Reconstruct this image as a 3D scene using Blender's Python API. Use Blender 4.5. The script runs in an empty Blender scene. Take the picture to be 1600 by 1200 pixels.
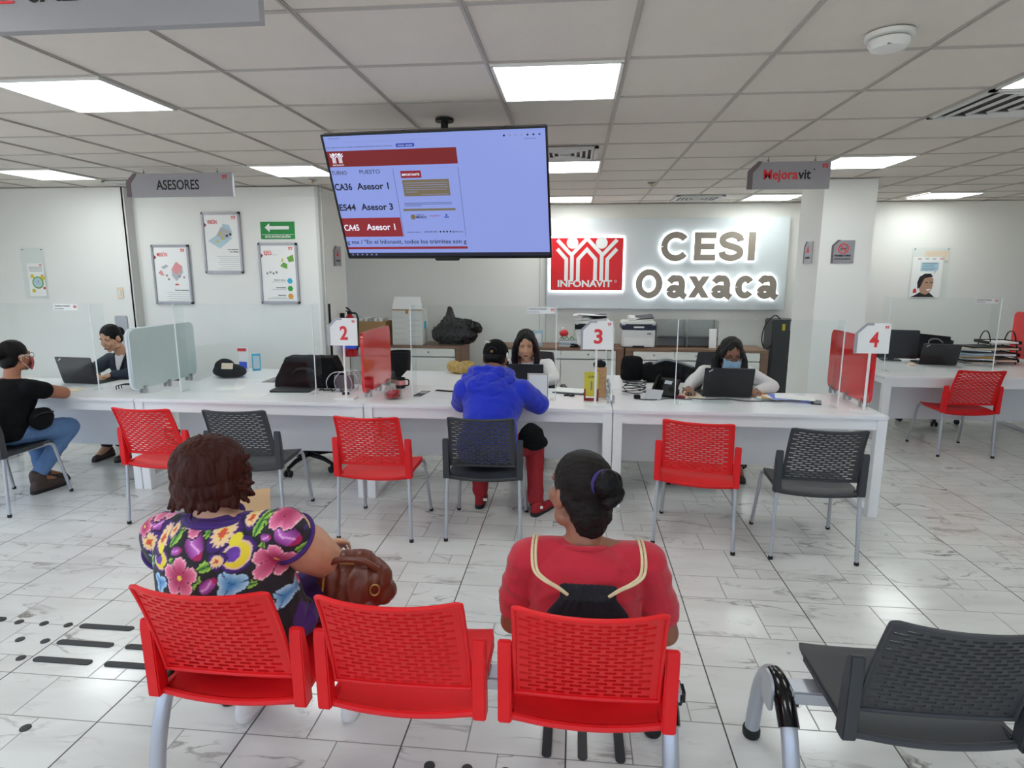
import bpy, bmesh, math, random
import numpy as np
from mathutils import Vector, Matrix, Euler, noise
random.seed(7)
sc = bpy.context.scene
COL = sc.collection
R = math.radians
PI = math.pi

# ------------------------------------------------------------------ camera
def make_camera():
    p, y, r = 0.17956191, -0.10091324, 0.00176411
    fwd = Vector((math.sin(y)*math.cos(p), math.cos(y)*math.cos(p), -math.sin(p)))
    rt = Vector((math.cos(y), -math.sin(y), 0)); up = rt.cross(fwd)
    r2 = rt*math.cos(r)+up*math.sin(r); u2 = -rt*math.sin(r)+up*math.cos(r)
    m = Matrix((r2, u2, -fwd)).transposed().to_4x4(); m.translation = (0, 0, 1.72)
    cd = bpy.data.cameras.new('camera'); cam = bpy.data.objects.new('camera', cd); COL.objects.link(cam)
    cam.matrix_world = m; cd.sensor_width = 36.0; cd.lens = 36.0*960/1600; cd.clip_start = .02
    sc.camera = cam
make_camera()

# ------------------------------------------------------------------ world, exposure
sc.view_settings.view_transform = 'Standard'
sc.view_settings.look = 'None'
sc.view_settings.gamma = 1.0
sc.view_settings.use_curve_mapping = False
sc.view_settings.exposure = 0.20
w = bpy.data.worlds.new('daylight'); sc.world = w; w.use_nodes = True
nt = w.node_tree; bg = nt.nodes['Background']
tcw = nt.nodes.new('ShaderNodeTexCoord'); sep = nt.nodes.new('ShaderNodeSeparateXYZ')
cr = nt.nodes.new('ShaderNodeValToRGB'); nt.links.new(tcw.outputs['Generated'], sep.inputs[0])
mr = nt.nodes.new('ShaderNodeMapRange'); mr.inputs[1].default_value = -1; nt.links.new(sep.outputs[2], mr.inputs[0])
nt.links.new(mr.outputs[0], cr.inputs[0]); nt.links.new(cr.outputs[0], bg.inputs[0])
cr.color_ramp.elements[0].color = (.55, .53, .50, 1); cr.color_ramp.elements[0].position = .48
cr.color_ramp.elements[1].color = (.56, .73, 1.0, 1); cr.color_ramp.elements[1].position = .53
bg.inputs[1].default_value = 2.3
sd_ = bpy.data.lights.new('sun', 'SUN'); sd_.energy = 7.0; sd_.angle = .01; sd_.color = (1, .95, .87)
so_ = bpy.data.objects.new('sun', sd_); COL.objects.link(so_); so_.location = (0, 20, 20)
so_.rotation_euler = Vector((-.22, -.45, -.87)).to_track_quat('-Z', 'Y').to_euler()
PANEL_EMIT = 9.5
sc.cycles.max_bounces = 10; sc.cycles.diffuse_bounces = 5; sc.cycles.glossy_bounces = 4
sc.cycles.transmission_bounces = 6; sc.cycles.transparent_max_bounces = 24
sc.cycles.caustics_reflective = False; sc.cycles.caustics_refractive = False
sc.cycles.sample_clamp_indirect = 6.0
sc.cycles.use_denoising = True

# ------------------------------------------------------------------ materials
def lin(c):
    if isinstance(c, str):
        c = c.lstrip('#'); c = tuple(int(c[i:i+2], 16)/255 for i in (0, 2, 4))
    return tuple((x/12.92 if x <= .04045 else ((x+.055)/1.055)**2.4) for x in c)
def mat(name, col, rough=.5, metal=0., var=.06, vscale=6., bump=0., bscale=150., spec=.5, coat=0., sheen=0., emit=0., stretch=None):
    m = bpy.data.materials.new(name); m.use_nodes = True
    t = m.node_tree; b = t.nodes['Principled BSDF']; L = t.links.new
    c = lin(col)
    b.inputs['Roughness'].default_value = rough; b.inputs['Metallic'].default_value = metal
    b.inputs['Specular IOR Level'].default_value = spec; b.inputs['Coat Weight'].default_value = coat
    b.inputs['Sheen Weight'].default_value = sheen
    tc = t.nodes.new('ShaderNodeTexCoord'); vec = tc.outputs['Object']
    if stretch:
        mp = t.nodes.new('ShaderNodeMapping'); mp.inputs['Scale'].default_value = stretch
        L(vec, mp.inputs[0]); vec = mp.outputs[0]
    n = t.nodes.new('ShaderNodeTexNoise'); n.inputs['Scale'].default_value = vscale; n.inputs['Detail'].default_value = 4
    L(vec, n.inputs['Vector'])
    mx = t.nodes.new('ShaderNodeMix'); mx.data_type = 'RGBA'
    mx.inputs[6].default_value = (*[x*(1-var) for x in c], 1); mx.inputs[7].default_value = (*[min(1, x*(1+var)) for x in c], 1)
    L(n.outputs[0], mx.inputs[0]); L(mx.outputs[2], b.inputs['Base Color'])
    if bump:
        n2 = t.nodes.new('ShaderNodeTexNoise'); n2.inputs['Scale'].default_value = bscale; n2.inputs['Detail'].default_value = 3
        L(vec, n2.inputs['Vector'])
        bp = t.nodes.new('ShaderNodeBump'); bp.inputs['Strength'].default_value = bump; bp.inputs['Distance'].default_value = .004
        L(n2.outputs[0], bp.inputs['Height']); L(bp.outputs[0], b.inputs['Normal'])
    if emit:
        L(mx.outputs[2], b.inputs['Emission Color']); b.inputs['Emission Strength'].default_value = emit
    return m
def clear_mat(name, tint=(1, 1, 1), alpha=.94, rough=.02, gloss=.06):
    """thin clear acrylic: mostly straight-through, fresnel reflection"""
    m = bpy.data.materials.new(name); m.use_nodes = True; t = m.node_tree; L = t.links.new
    t.nodes.remove(t.nodes['Principled BSDF']); out = t.nodes['Material Output']
    tr = t.nodes.new('ShaderNodeBsdfTransparent'); tr.inputs[0].default_value = (*[x*alpha for x in tint], 1)
    gl = t.nodes.new('ShaderNodeBsdfGlossy'); gl.inputs['Roughness'].default_value = rough
    fr = t.nodes.new('ShaderNodeFresnel'); fr.inputs[0].default_value = 1.49
    no = t.nodes.new('ShaderNodeTexNoise'); no.inputs['Scale'].default_value = 2.0
    mp = t.nodes.new('ShaderNodeMapRange'); mp.inputs[3].default_value = gloss*.6; mp.inputs[4].default_value = gloss*1.2
    ad = t.nodes.new('ShaderNodeMath'); ad.operation = 'ADD'; mul = t.nodes.new('ShaderNodeMath'); mul.operation = 'MULTIPLY'; mul.inputs[1].default_value = 1.0; 
    ge = t.nodes.new('ShaderNodeNewGeometry'); sb = t.nodes.new('ShaderNodeMath'); sb.operation = 'SUBTRACT'; sb.inputs[0].default_value = 1.0
    L(ge.outputs['Backfacing'], sb.inputs[1]); L(sb.outputs[0], mul.inputs[1])
    L(no.outputs[0], mp.inputs[0]); L(fr.outputs[0], mul.inputs[0]); m5 = t.nodes.new('ShaderNodeMath'); m5.operation = 'MULTIPLY'; m5.inputs[1].default_value = .45; L(mul.outputs[0], m5.inputs[0]); L(m5.outputs[0], ad.inputs[0]); L(mp.outputs[0], ad.inputs[1])
    mx = t.nodes.new('ShaderNodeMixShader'); L(ad.outputs[0], mx.inputs[0]); L(tr.outputs[0], mx.inputs[1]); L(gl.outputs[0], mx.inputs[2])
    L(mx.outputs[0], out.inputs[0]); return m
def vcol_mat(name, rough=.75, bump=.15, bscale=300, sheen=.1):
    m = mat(name, '#ffffff', rough, bump=bump, bscale=bscale, sheen=sheen)
    t = m.node_tree; a = t.nodes.new('ShaderNodeVertexColor'); a.layer_name = 'pattern'
    t.links.new(a.outputs[0], t.nodes['Principled BSDF'].inputs['Base Color']); return m

M = {}
def dm(key, *a, **k): M[key] = mat(key, *a, **k)
dm('wall', '#eeeeea', .6, var=.015, vscale=.8, bump=.05, bscale=90)
dm('wall_cream', '#f1f0ea', .6, var=.015, vscale=.8, bump=.05, bscale=90)
dm('trim', '#cfcfcc', .5, var=.02)
dm('tbar', '#b3aea7', .5, var=.02)
dm('red', '#de1219', .42, spec=.35, var=.05, bump=.05, bscale=900)
dm('grey', '#3a3c3f', .45, spec=.35, var=.05, bump=.05, bscale=900)
dm('tube', '#b9bcc4', .32, .55, var=.03)
dm('rubber', '#161616', .6, var=.1)
dm('desk', '#eeeef0', .32, var=.012, vscale=2)
dm('desk_edge', '#dcdde0', .4, var=.012, vscale=2)
dm('white', '#f2f2f0', .4, var=.015)
dm('white_plastic', '#e4e4e0', .38, var=.02)
dm('paper', '#f6f6f4', .7, var=.02)
dm('black', '#0f0f11', .45, spec=.3, var=.15, bump=.05)
dm('black_fabric', '#0c0c0e', .85, spec=.2, var=.2, bump=.3, bscale=400)
dm('dark_grey', '#2f3135', .5, var=.1)
dm('gloss_black', '#0c0c0e', .15, var=.1)
dm('chair_mesh', '#35363c', .8, spec=.2, var=.15, bump=.3, bscale=500)
dm('sign_grey', '#9c9ba0', .4, .15, var=.03)
dm('sign_grey_dark', '#8f8d92', .4, .15, var=.03)
dm('sign_rim', '#6d6064', .45, var=.03)
dm('red_paint', '#e01420', .35, var=.04)
dm('red_ink', '#e5383e', .6, var=.03)
dm('ink', '#151517', .6, var=.1)
dm('grey_ink', '#8b8d92', .7, var=.05)
dm('frame_grey', '#a4a3a8', .35, .5, var=.03)
dm('walnut', '#7b5d49', .5, var=.28, vscale=5, bump=.05, bscale=60, stretch=(1, 1, 14))
dm('walnut_top', '#80604b', .5, var=.25, vscale=5, bump=.05, bscale=60, stretch=(1, 14, 14))
dm('steel', '#b5b5b8', .25, .9, var=.03)
dm('brass', '#b89a5a', .3, .8, var=.05)
dm('skin', '#cf9c7e', .5, var=.07, vscale=30, bump=.06, bscale=500)
dm('skin_dark', '#96624a', .5, var=.08, vscale=30, bump=.06, bscale=500)
dm('skin_mid', '#a56d50', .5, var=.08, vscale=30, bump=.06, bscale=500)
dm('lips', '#8d4a44', .45, var=.05)
dm('eye_white', '#e8e4de', .25, var=.02)
dm('iris', '#1c120c', .2, var=.05)
dm('leather', '#6b3322', .38, var=.25, vscale=9, bump=.25, bscale=60)
dm('hair_black', '#0d0a0a', .5, spec=.2, var=.4, vscale=9, bump=.7, bscale=70, stretch=(2.2, 2.2, .35))
dm('hair_brown', '#3a170f', .5, spec=.18, var=.55, vscale=7, bump=.8, bscale=60, stretch=(2.2, 2.2, .35))
dm('clear_edge', '#f2f8f8', .3, var=.02)
M['acrylic'] = clear_mat('acrylic', (.985, 1., 1.), .988, .02, .004)
M['glass'] = clear_mat('glass', (.98, 1, .99), .93, .01, .03)

# ------------------------------------------------------------------ mesh helpers
class MB:
    def __init__(s): s.bm = bmesh.new()
    def _fin(s, f0, mi):
        if mi:
            s.bm.faces.ensure_lookup_table()
            for f in s.bm.faces[f0:]: f.material_index = mi
    def box(s, c, d, bev=0, rot=None, mi=0, seg=2):
        f0 = len(s.bm.faces)
        mt = Matrix.Translation(c) @ (rot.to_matrix().to_4x4() if isinstance(rot, Euler) else (rot or Matrix())) @ Matrix.Diagonal((d[0], d[1], d[2], 1))
        if bev:
            b2 = bmesh.new(); g = bmesh.ops.create_cube(b2, size=1, matrix=Matrix.Diagonal((d[0], d[1], d[2], 1)))
            bmesh.ops.bevel(b2, geom=b2.edges[:], offset=bev, segments=seg, affect='EDGES', clamp_overlap=True)
            b2.transform(Matrix.Translation(c) @ (rot.to_matrix().to_4x4() if isinstance(rot, Euler) else (rot or Matrix())))
            s.join(b2)
        else:
            bmesh.ops.create_cube(s.bm, size=1, matrix=mt)
        s._fin(f0, mi); return s
    def join(s, b2):
        me = bpy.data.meshes.new('tmp'); b2.to_mesh(me); b2.free(); s.bm.from_mesh(me); bpy.data.meshes.remove(me)
    def rbox(s, w, h, dth, rad, mt, mi=0, n=5):
        """rounded-corner plate: w along x, h along z, thickness dth along y, transformed by mt"""
        pts = []
        for cx, cz, a0 in ((w/2-rad, h/2-rad, 0), (-w/2+rad, h/2-rad, 90), (-w/2+rad, -h/2+rad, 180), (w/2-rad, -h/2+rad, 270)):
            for k in range(n+1):
                a = R(a0+90*k/n); pts.append((cx+rad*math.cos(a), cz+rad*math.sin(a)))
        return s.prism(pts, dth, mt, mi)
    def prism(s, pts, dth, mt=Matrix(), mi=0, mi_side=None):
        """polygon in local xz extruded along local y by dth (centred)"""
        f0 = len(s.bm.faces)
        a = [s.bm.verts.new(mt @ Vector((x, -dth/2, z))) for x, z in pts]
        b = [s.bm.verts.new(mt @ Vector((x, dth/2, z))) for x, z in pts]
        fs = [s.bm.faces.new(a), s.bm.faces.new(b[::-1])]
        n = len(pts); sd = []
        for i in range(n): sd.append(s.bm.faces.new((a[i], b[i], b[(i+1) % n], a[(i+1) % n])))
        bmesh.ops.recalc_face_normals(s.bm, faces=fs+sd)
        s._fin(f0, mi)
        if mi_side is not None:
            for f in sd: f.material_index = mi_side
        return s
    def poly(s, pts3, mi=0):
        f0 = len(s.bm.faces); s.bm.faces.new([s.bm.verts.new(p) for p in pts3]); s._fin(f0, mi); return s
    def cyl(s, p0, p1, r0, r1=None, n=16, mi=0):
        return s.tube([p0, p1], [r0, r0 if r1 is None else r1], n, mi)
    def tube(s, path, r, n=10, mi=0, cap=True):
        f0 = len(s.bm.faces)
        P = [Vector(p) for p in path]; rs = r if isinstance(r, (list, tuple)) else [r]*len(P)
        t0 = (P[1]-P[0]).normalized(); up = Vector((0, 0, 1)) if abs(t0.z) < .9 else Vector((1, 0, 0))
        x = t0.cross(up).normalized(); rings = []
        for i, p in enumerate(P):
            if i == 0: t = (P[1]-P[0]).normalized()
            elif i == len(P)-1: t = (P[-1]-P[-2]).normalized()
            else:
                t = ((P[i]-P[i-1]).normalized()+(P[i+1]-P[i]).normalized())
                t = t.normalized() if t.length > 1e-6 else (P[i]-P[i-1]).normalized()
            x = (x-t*x.dot(t)).normalized(); y = t.cross(x)
            rings.append([s.bm.verts.new(p+(x*math.cos(2*PI*k/n)+y*math.sin(2*PI*k/n))*rs[i]) for k in range(n)])
        for a, b in zip(rings, rings[1:]):
            for k in range(n): s.bm.faces.new((a[k], a[(k+1) % n], b[(k+1) % n], b[k]))
        if cap:
            s.bm.faces.new(rings[0][::-1]); s.bm.faces.new(rings[-1])
        s._fin(f0, mi); return s
    def sph(s, c, r, rot=None, n=16, mi=0):
        f0 = len(s.bm.faces)
        if not isinstance(r, (tuple, list)): r = (r, r, r)
        m = Matrix.Translation(c) @ (rot.to_matrix().to_4x4() if isinstance(rot, Euler) else (rot or Matrix())) @ Matrix.Diagonal((*r, 1))
        bmesh.ops.create_uvsphere(s.bm, u_segments=n, v_segments=max(6, n*2//3), radius=1, matrix=m)
        s._fin(f0, mi); return s
    def cap(s, p0, r0, p1, r1, n=16):
        """tapered capsule"""
        p0, p1 = Vector(p0), Vector(p1); d = (p1-p0); L = d.length; d.normalize()
        prof = []
        for k in range(6): a = R(-88+88*k/5); prof.append((r0*math.cos(a), r0*math.sin(a)))
        for k in range(6): a = R(88*k/5); prof.append((r1*math.cos(a), L+r1*math.sin(a)))
        path = [p0+d*z for _, z in prof]; return s.tube(path, [max(1e-4, q[0]) for q in prof], n)
    def lathe(s, prof, c=(0, 0, 0), n=24, mi=0):
        f0 = len(s.bm.faces); c = Vector(c)
        rings = [[s.bm.verts.new(c+Vector((max(r, 1e-5)*math.cos(2*PI*k/n), max(r, 1e-5)*math.sin(2*PI*k/n), z))) for k in range(n)] for r, z in prof]
        for a, b in zip(rings, rings[1:]):
            for k in range(n): s.bm.faces.new((a[k], a[(k+1) % n], b[(k+1) % n], b[k]))
        s.bm.faces.new(rings[0][::-1]); s.bm.faces.new(rings[-1])
        s._fin(f0, mi); return s
    def grid(s, f, nu, nv, mi=0, skip=None):
        f0 = len(s.bm.faces)
        V = [[s.bm.verts.new(f(i/nu, j/nv)) for i in range(nu+1)] for j in range(nv+1)]
        for j in range(nv):
            for i in range(nu):
                if skip and skip(i, j): continue
                s.bm.faces.new((V[j][i], V[j][i+1], V[j+1][i+1], V[j+1][i]))
        s._fin(f0, mi); return s
    def solid(s, th):
        bmesh.ops.recalc_face_normals(s.bm, faces=s.bm.faces[:])
        bmesh.ops.solidify(s.bm, geom=s.bm.faces[:], thickness=th); return s
    def xf(s, m): s.bm.transform(m); return s
    def build(s, name, mats, parent=None, loc=(0, 0, 0), rot=(0, 0, 0), ang=35, smooth=True):
        s.bm.verts.ensure_lookup_table()
        loose = [v for v in s.bm.verts if not v.link_faces]
        if loose: bmesh.ops.delete(s.bm, geom=loose, context='VERTS')
        me = bpy.data.meshes.new(name); s.bm.to_mesh(me); s.bm.free()
        return link(name, me, mats, parent, loc, rot, ang, smooth)
def link(name, me, mats, parent=None, loc=(0, 0, 0), rot=(0, 0, 0), ang=35, smooth=True):
    if not isinstance(mats, (list, tuple)): mats = [mats]
    me.materials.clear()
    for m in mats: me.materials.append(M[m] if isinstance(m, str) else m)
    if smooth:
        me.polygons.foreach_set('use_smooth', [True]*len(me.polygons))
        if ang: me.set_sharp_from_angle(angle=R(ang))
    o = bpy.data.objects.new(name, me); COL.objects.link(o); o.location = loc; o.rotation_euler = rot
    if parent is not None: o.parent = parent
    return o
def thing(name, label, cat, loc=(0, 0, 0), rotz=0, group=None, rot=None):
    o = bpy.data.objects.new(name, None); COL.objects.link(o); o.empty_display_size = .05
    o.location = loc; o.rotation_euler = rot or (0, 0, rotz); o['label'] = label; o['category'] = cat
    if group: o['group'] = group
    return o
def tag(o, label, cat, group=None):
    o['label'] = label; o['category'] = cat
    if group: o['group'] = group
    return o
def struct(o): o['kind'] = 'structure'; return o
KIDS = {}
def dup(root, loc, rotz, label, group=None):
    if not KIDS:
        pass
    r = root.copy(); COL.objects.link(r); r.location = loc; r.rotation_euler = (0, 0, rotz); r['label'] = label
    if group: r['group'] = group
    for ch in [o for o in list(COL.objects) if o.parent == root]:
        c = ch.copy(); COL.objects.link(c); c.parent = r
        for g in [o for o in list(COL.objects) if o.parent == ch]:
            d = g.copy(); COL.objects.link(d); d.parent = c
    return r
def text_mesh(s, size, bold=0., sx=1., align='CENTER', ext=.0008):
    cu = bpy.data.curves.new('t', 'FONT'); cu.body = s; cu.size = size; cu.align_x = align; cu.offset = bold*size; cu.extrude = ext
    cu.resolution_u = 3
    o = bpy.data.objects.new('t', cu); me = bpy.data.meshes.new_from_object(o)
    bpy.data.objects.remove(o); bpy.data.curves.remove(cu)
    me.transform(Matrix.Diagonal((sx, 1, 1, 1))); return me
def text(s, size, m, parent, loc, rot=(PI/2, 0, 0), bold=0., sx=1., align='CENTER', ext=.0008, name='lettering'):
    """lettering standing in the xz plane facing -y by default"""
    return link(name, text_mesh(s, size, bold, sx, align, ext), m, parent, loc, rot, smooth=False)
def fit_text(s, w, h, m, parent, loc, rot=(PI/2, 0, 0), bold=0., ext=.0008, name='lettering'):
    """text scaled to width w and cap height h, lower-left corner of its ink at loc"""
    me = text_mesh(s, 1., bold, 1., 'LEFT', ext)
    co = np.empty(len(me.vertices)*3); me.vertices.foreach_get('co', co); co = co.reshape(-1, 3)
    mn, mx = co.min(0), co.max(0)
    co[:, 0] = (co[:, 0]-mn[0])*w/(mx[0]-mn[0]); co[:, 1] = (co[:, 1])*h/.73
    co[:, 2] = co[:, 2]
    me.vertices.foreach_set('co', co.ravel()); me.update()
    return link(name, me, m, parent, loc, rot, smooth=False)
def catmull(P, n=6):
    P = [Vector(p) for p in P]; Q = [P[0]]+P+[P[-1]]; out = []
    for i in range(1, len(Q)-2):
        for k in range(n):
            t = k/n; a, b, c, d = Q[i-1], Q[i], Q[i+1], Q[i+2]
            out.append(.5*((2*b)+(c-a)*t+(2*a-5*b+4*c-d)*t*t+(3*b-a-3*c+d)*t**3))
    out.append(P[-1]); return out
def arc_path(P, rad, n=5):
    """polyline with rounded corners"""
    P = [Vector(p) for p in P]; out = [P[0]]
    for a, b, c in zip(P, P[1:], P[2:]):
        d0 = (a-b); d1 = (c-b); r0 = min(rad, d0.length*.49); r1 = min(rad, d1.length*.49)
        s, e = b+d0.normalized()*r0, b+d1.normalized()*r1
        for k in range(n+1):
            t = k/n; out.append(s*(1-t)**2+b*2*t*(1-t)+e*t*t)
    out.append(P[-1]); return out
def blob(name, mb, m, parent=None, vox=.008, sm=6, fold=0., fscale=(9, 9, 9), seed=0., cut=None, fn=None, crink=False, ang=0, loc=(0, 0, 0), rot=(0, 0, 0)):
    """fuse overlapping closed shapes into one continuous skin"""
    me = bpy.data.meshes.new('tmp'); mb.bm.to_mesh(me); mb.bm.free()
    o = bpy.data.objects.new('tmp', me); COL.objects.link(o)
    md = o.modifiers.new('r', 'REMESH'); md.mode = 'VOXEL'; md.voxel_size = vox
    if sm:
        m2 = o.modifiers.new('s', 'SMOOTH'); m2.iterations = sm; m2.factor = .5
    dg = bpy.context.evaluated_depsgraph_get()
    me2 = bpy.data.meshes.new_from_object(o.evaluated_get(dg), depsgraph=dg)
    bpy.data.objects.remove(o); bpy.data.meshes.remove(me); me2.name = name
    if fold:
        n = len(me2.vertices); co = np.empty(n*3); no = np.empty(n*3)
        me2.vertices.foreach_get('co', co); me2.vertices.foreach_get('normal', no); co = co.reshape(-1, 3); no = no.reshape(-1, 3)
        for i in range(n):
            p = Vector((co[i, 0]*fscale[0]+seed, co[i, 1]*fscale[1]+seed*1.7, co[i, 2]*fscale[2]))
            v = noise.noise(p)
            v = ((1-abs(v)*2.2)*.6+noise.noise(p*2.3)*.4) if not crink else ((1-abs(v)*2)**2*.8+(1-abs(noise.noise(p*2.1))*2)**2*.5-.7)
            co[i] += no[i]*v*fold
        me2.vertices.foreach_set('co', co.ravel())
    if cut:
        b = bmesh.new(); b.from_mesh(me2)
        for p, nrm in cut:
            bmesh.ops.bisect_plane(b, geom=b.verts[:]+b.edges[:]+b.faces[:], plane_co=p, plane_no=nrm, clear_outer=True)
        b.to_mesh(me2); b.free()
    if fn: fn(me2)
    me2.update()
    return link(name, me2, m, parent, loc, rot, ang)
# ================================================================== SETTING
class NG:
    def __init__(s, t): s.t = t
    def v(s, x, sock):
        if isinstance(x, (int, float)): sock.default_value = x
        else: s.t.links.new(x, sock)
    def m(s, op, a, b=0., c=0.):
        n = s.t.nodes.new('ShaderNodeMath'); n.operation = op
        s.v(a, n.inputs[0]); s.v(b, n.inputs[1])
        if op in ('WRAP', 'SMOOTH_MIN', 'COMPARE', 'MULTIPLY_ADD'): s.v(c, n.inputs[2])
        return n.outputs[0]
def line_mask(g, x, at, half, soft):
    """1 on a line at value 'at'"""
    d = g.m('ABSOLUTE', g.m('SUBTRACT', x, at))
    return g.m('SUBTRACT', 1., g.m('MINIMUM', 1., g.m('MAXIMUM', 0., g.m('DIVIDE', g.m('SUBTRACT', d, half), soft))))
def floor_material():
    m = bpy.data.materials.new('marble_tile'); m.use_nodes = True; t = m.node_tree; g = NG(t); L = t.links.new
    b = t.nodes['Principled BSDF']
    geo = t.nodes.new('ShaderNodeTexCoord'); sp = t.nodes.new('ShaderNodeSeparateXYZ'); L(geo.outputs['Object'], sp.inputs[0])
    X, Y = sp.outputs[0], sp.outputs[1]
    tx, ty = .604, .6
    u0 = g.m('DIVIDE', g.m('SUBTRACT', X, .603), tx); v0 = g.m('DIVIDE', g.m('SUBTRACT', Y, 2.78), ty)
    iu, iv = g.m('FLOOR', u0), g.m('FLOOR', v0)
    u = g.m('MULTIPLY', g.m('SUBTRACT', u0, iu), tx); v = g.m('MULTIPLY', g.m('SUBTRACT', v0, iv), ty)
    def step(x, e): return g.m('GREATER_THAN', x, e)
    mx = lambda *a: a[0] if len(a) == 1 else g.m('MAXIMUM', a[0], mx(*a[1:]))
    mul = lambda *a: a[0] if len(a) == 1 else g.m('MULTIPLY', a[0], mul(*a[1:]))
    h, s = .0016, .0016
    hi = step(v, .36); lo = g.m('SUBTRACT', 1., hi)
    right = step(u, .36); low2 = g.m('SUBTRACT', 1., step(v, .115))
    main = mx(line_mask(g, u, 0, .0023, .0014), line_mask(g, u, tx, .0023, .0014))
    minor = mx(line_mask(g, v, 0, h, s), line_mask(g, v, ty, h, s), line_mask(g, v, .36, h, s),
               mul(lo, line_mask(g, u, .36, h, s)), mul(lo, right, line_mask(g, v, .115, h, s)),
               mul(lo, right, low2, line_mask(g, u, .485, h, s)), mul(hi, line_mask(g, u, .24, h, s)))
    # each printed slab gets its own piece of marble
    pid = g.m('ADD', g.m('ADD', g.m('MULTIPLY', iu, 3.7), g.m('MULTIPLY', iv, 5.3)), g.m('ADD', mul(hi, g.m('ADD', 1.3, step(u, .24))), g.m('ADD', mul(lo, right, 2.9), mul(lo, right, low2, g.m('ADD', 1.1, step(u, .485))))))
    cmb = t.nodes.new('ShaderNodeCombineXYZ'); L(g.m('ADD', X, g.m('MULTIPLY', pid, .37)), cmb.inputs[0]); L(g.m('ADD', Y, g.m('MULTIPLY', pid, .11)), cmb.inputs[1]); L(g.m('MULTIPLY', pid, 1.7), cmb.inputs[2])
    mp = t.nodes.new('ShaderNodeMapping'); mp.inputs['Rotation'].default_value = (0, 0, R(-38)); mp.inputs['Scale'].default_value = (1.1, 3.2, 1)
    L(cmb.outputs[0], mp.inputs[0])
    def noise_(scale, detail, dist=0., vec=None):
        n = t.nodes.new('ShaderNodeTexNoise'); n.inputs['Scale'].default_value = scale; n.inputs['Detail'].default_value = detail; n.inputs['Distortion'].default_value = dist
        L(vec or mp.outputs[0], n.inputs['Vector']); return n.outputs[0]
    def vein(scale, dist, wdt):
        n = noise_(scale, 5, dist); a = g.m('ABSOLUTE', g.m('SUBTRACT', n, .5))
        return g.m('SUBTRACT', 1., g.m('MINIMUM', 1., g.m('DIVIDE', a, wdt)))
    patch = g.m('MINIMUM', 1., g.m('MAXIMUM', 0., g.m('MULTIPLY', g.m('SUBTRACT', noise_(1.6, 2), .5), 5.)))
    v1 = mul(vein(1.5, .6, .022), patch)
    v2 = mul(vein(3.4, .9, .03), g.m('MINIMUM', 1., g.m('MAXIMUM', 0., g.m('MULTIPLY', g.m('SUBTRACT', noise_(2.3, 2), .52), 5.))))
    cloud = noise_(1.8, 4, .4)
    def mix(f, a, c):
        n = t.nodes.new('ShaderNodeMix'); n.data_type = 'RGBA'; L(f, n.inputs[0])
        for k, i in ((a, 6), (c, 7)):
            if isinstance(k, tuple): n.inputs[i].default_value = (*k, 1)
            else: L(k, n.inputs[i])
        return n.outputs[2]
    base = mix(g.m('MINIMUM', 1., g.m('MAXIMUM', 0., g.m('MULTIPLY', g.m('SUBTRACT', cloud, .42), 2.2))), lin('#e6e6e3'), lin('#d3d2ce'))
    base = mix(g.m('MULTIPLY', v2, .5), base, lin('#9c9690')); base = mix(g.m('MULTIPLY', v1, .85), base, lin('#6d645c'))
    base = mix(g.m('MULTIPLY', minor, .8), base, lin('#77746f')); base = mix(main, base, lin('#4c4a48'))
    L(base, b.inputs['Base Color'])
    line = mx(main, g.m('MULTIPLY', minor, .7))
    L(g.m('ADD', .16, g.m('MULTIPLY', line, .5)), b.inputs['Roughness'])
    bp = t.nodes.new('ShaderNodeBump'); bp.inputs['Distance'].default_value = .002; bp.inputs['Strength'].default_value = .5
    L(g.m('SUBTRACT', 1., line), bp.inputs['Height']); L(bp.outputs[0], b.inputs['Normal'])
    return m
M['floor'] = floor_material()
dm('ceiling_tile', '#ddd6cd', .9, var=.035, vscale=5, bump=.6, bscale=240)
dm('outside_ground', '#cfcac0', .9, var=.1)
E = {}
CZ = 2.61
X0, X1, Y0, Y1 = -6.7, 7.0, -3.6, 8.52
b = MB(); b.box(((X0+X1)/2, (Y0+Y1)/2, -.05), (X1-X0+.4, Y1-Y0+.4, .1)); struct(b.build('floor', 'floor'))
# ceiling: lay-in tiles between metal tees
TX, TY, GX, GY = .605, .595, -.1-.3025, 3.15-.2975
b = MB(); b.box(((X0+X1)/2, (Y0+Y1)/2, CZ+.06), (X1-X0+.4, Y1-Y0+.4, .1)); ceil = struct(b.build('ceiling', 'ceiling_tile'))
b = MB()
k = math.ceil((X0-GX)/TX)
while GX+k*TX < X1:
    x = GX+k*TX; b.box((x, (Y0+Y1)/2, CZ+.0075), (.022, Y1-Y0, .006)); b.box((x, (Y0+Y1)/2, CZ+.003), (.007, Y1-Y0, .005)); k += 1
k = math.ceil((Y0-GY)/TY)
while GY+k*TY < Y1:
    y = GY+k*TY; b.box(((X0+X1)/2, y, CZ+.008), (X1-X0, .022, .006)); k += 1
b.build('ceiling_grid', 'tbar', ceil)
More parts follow.
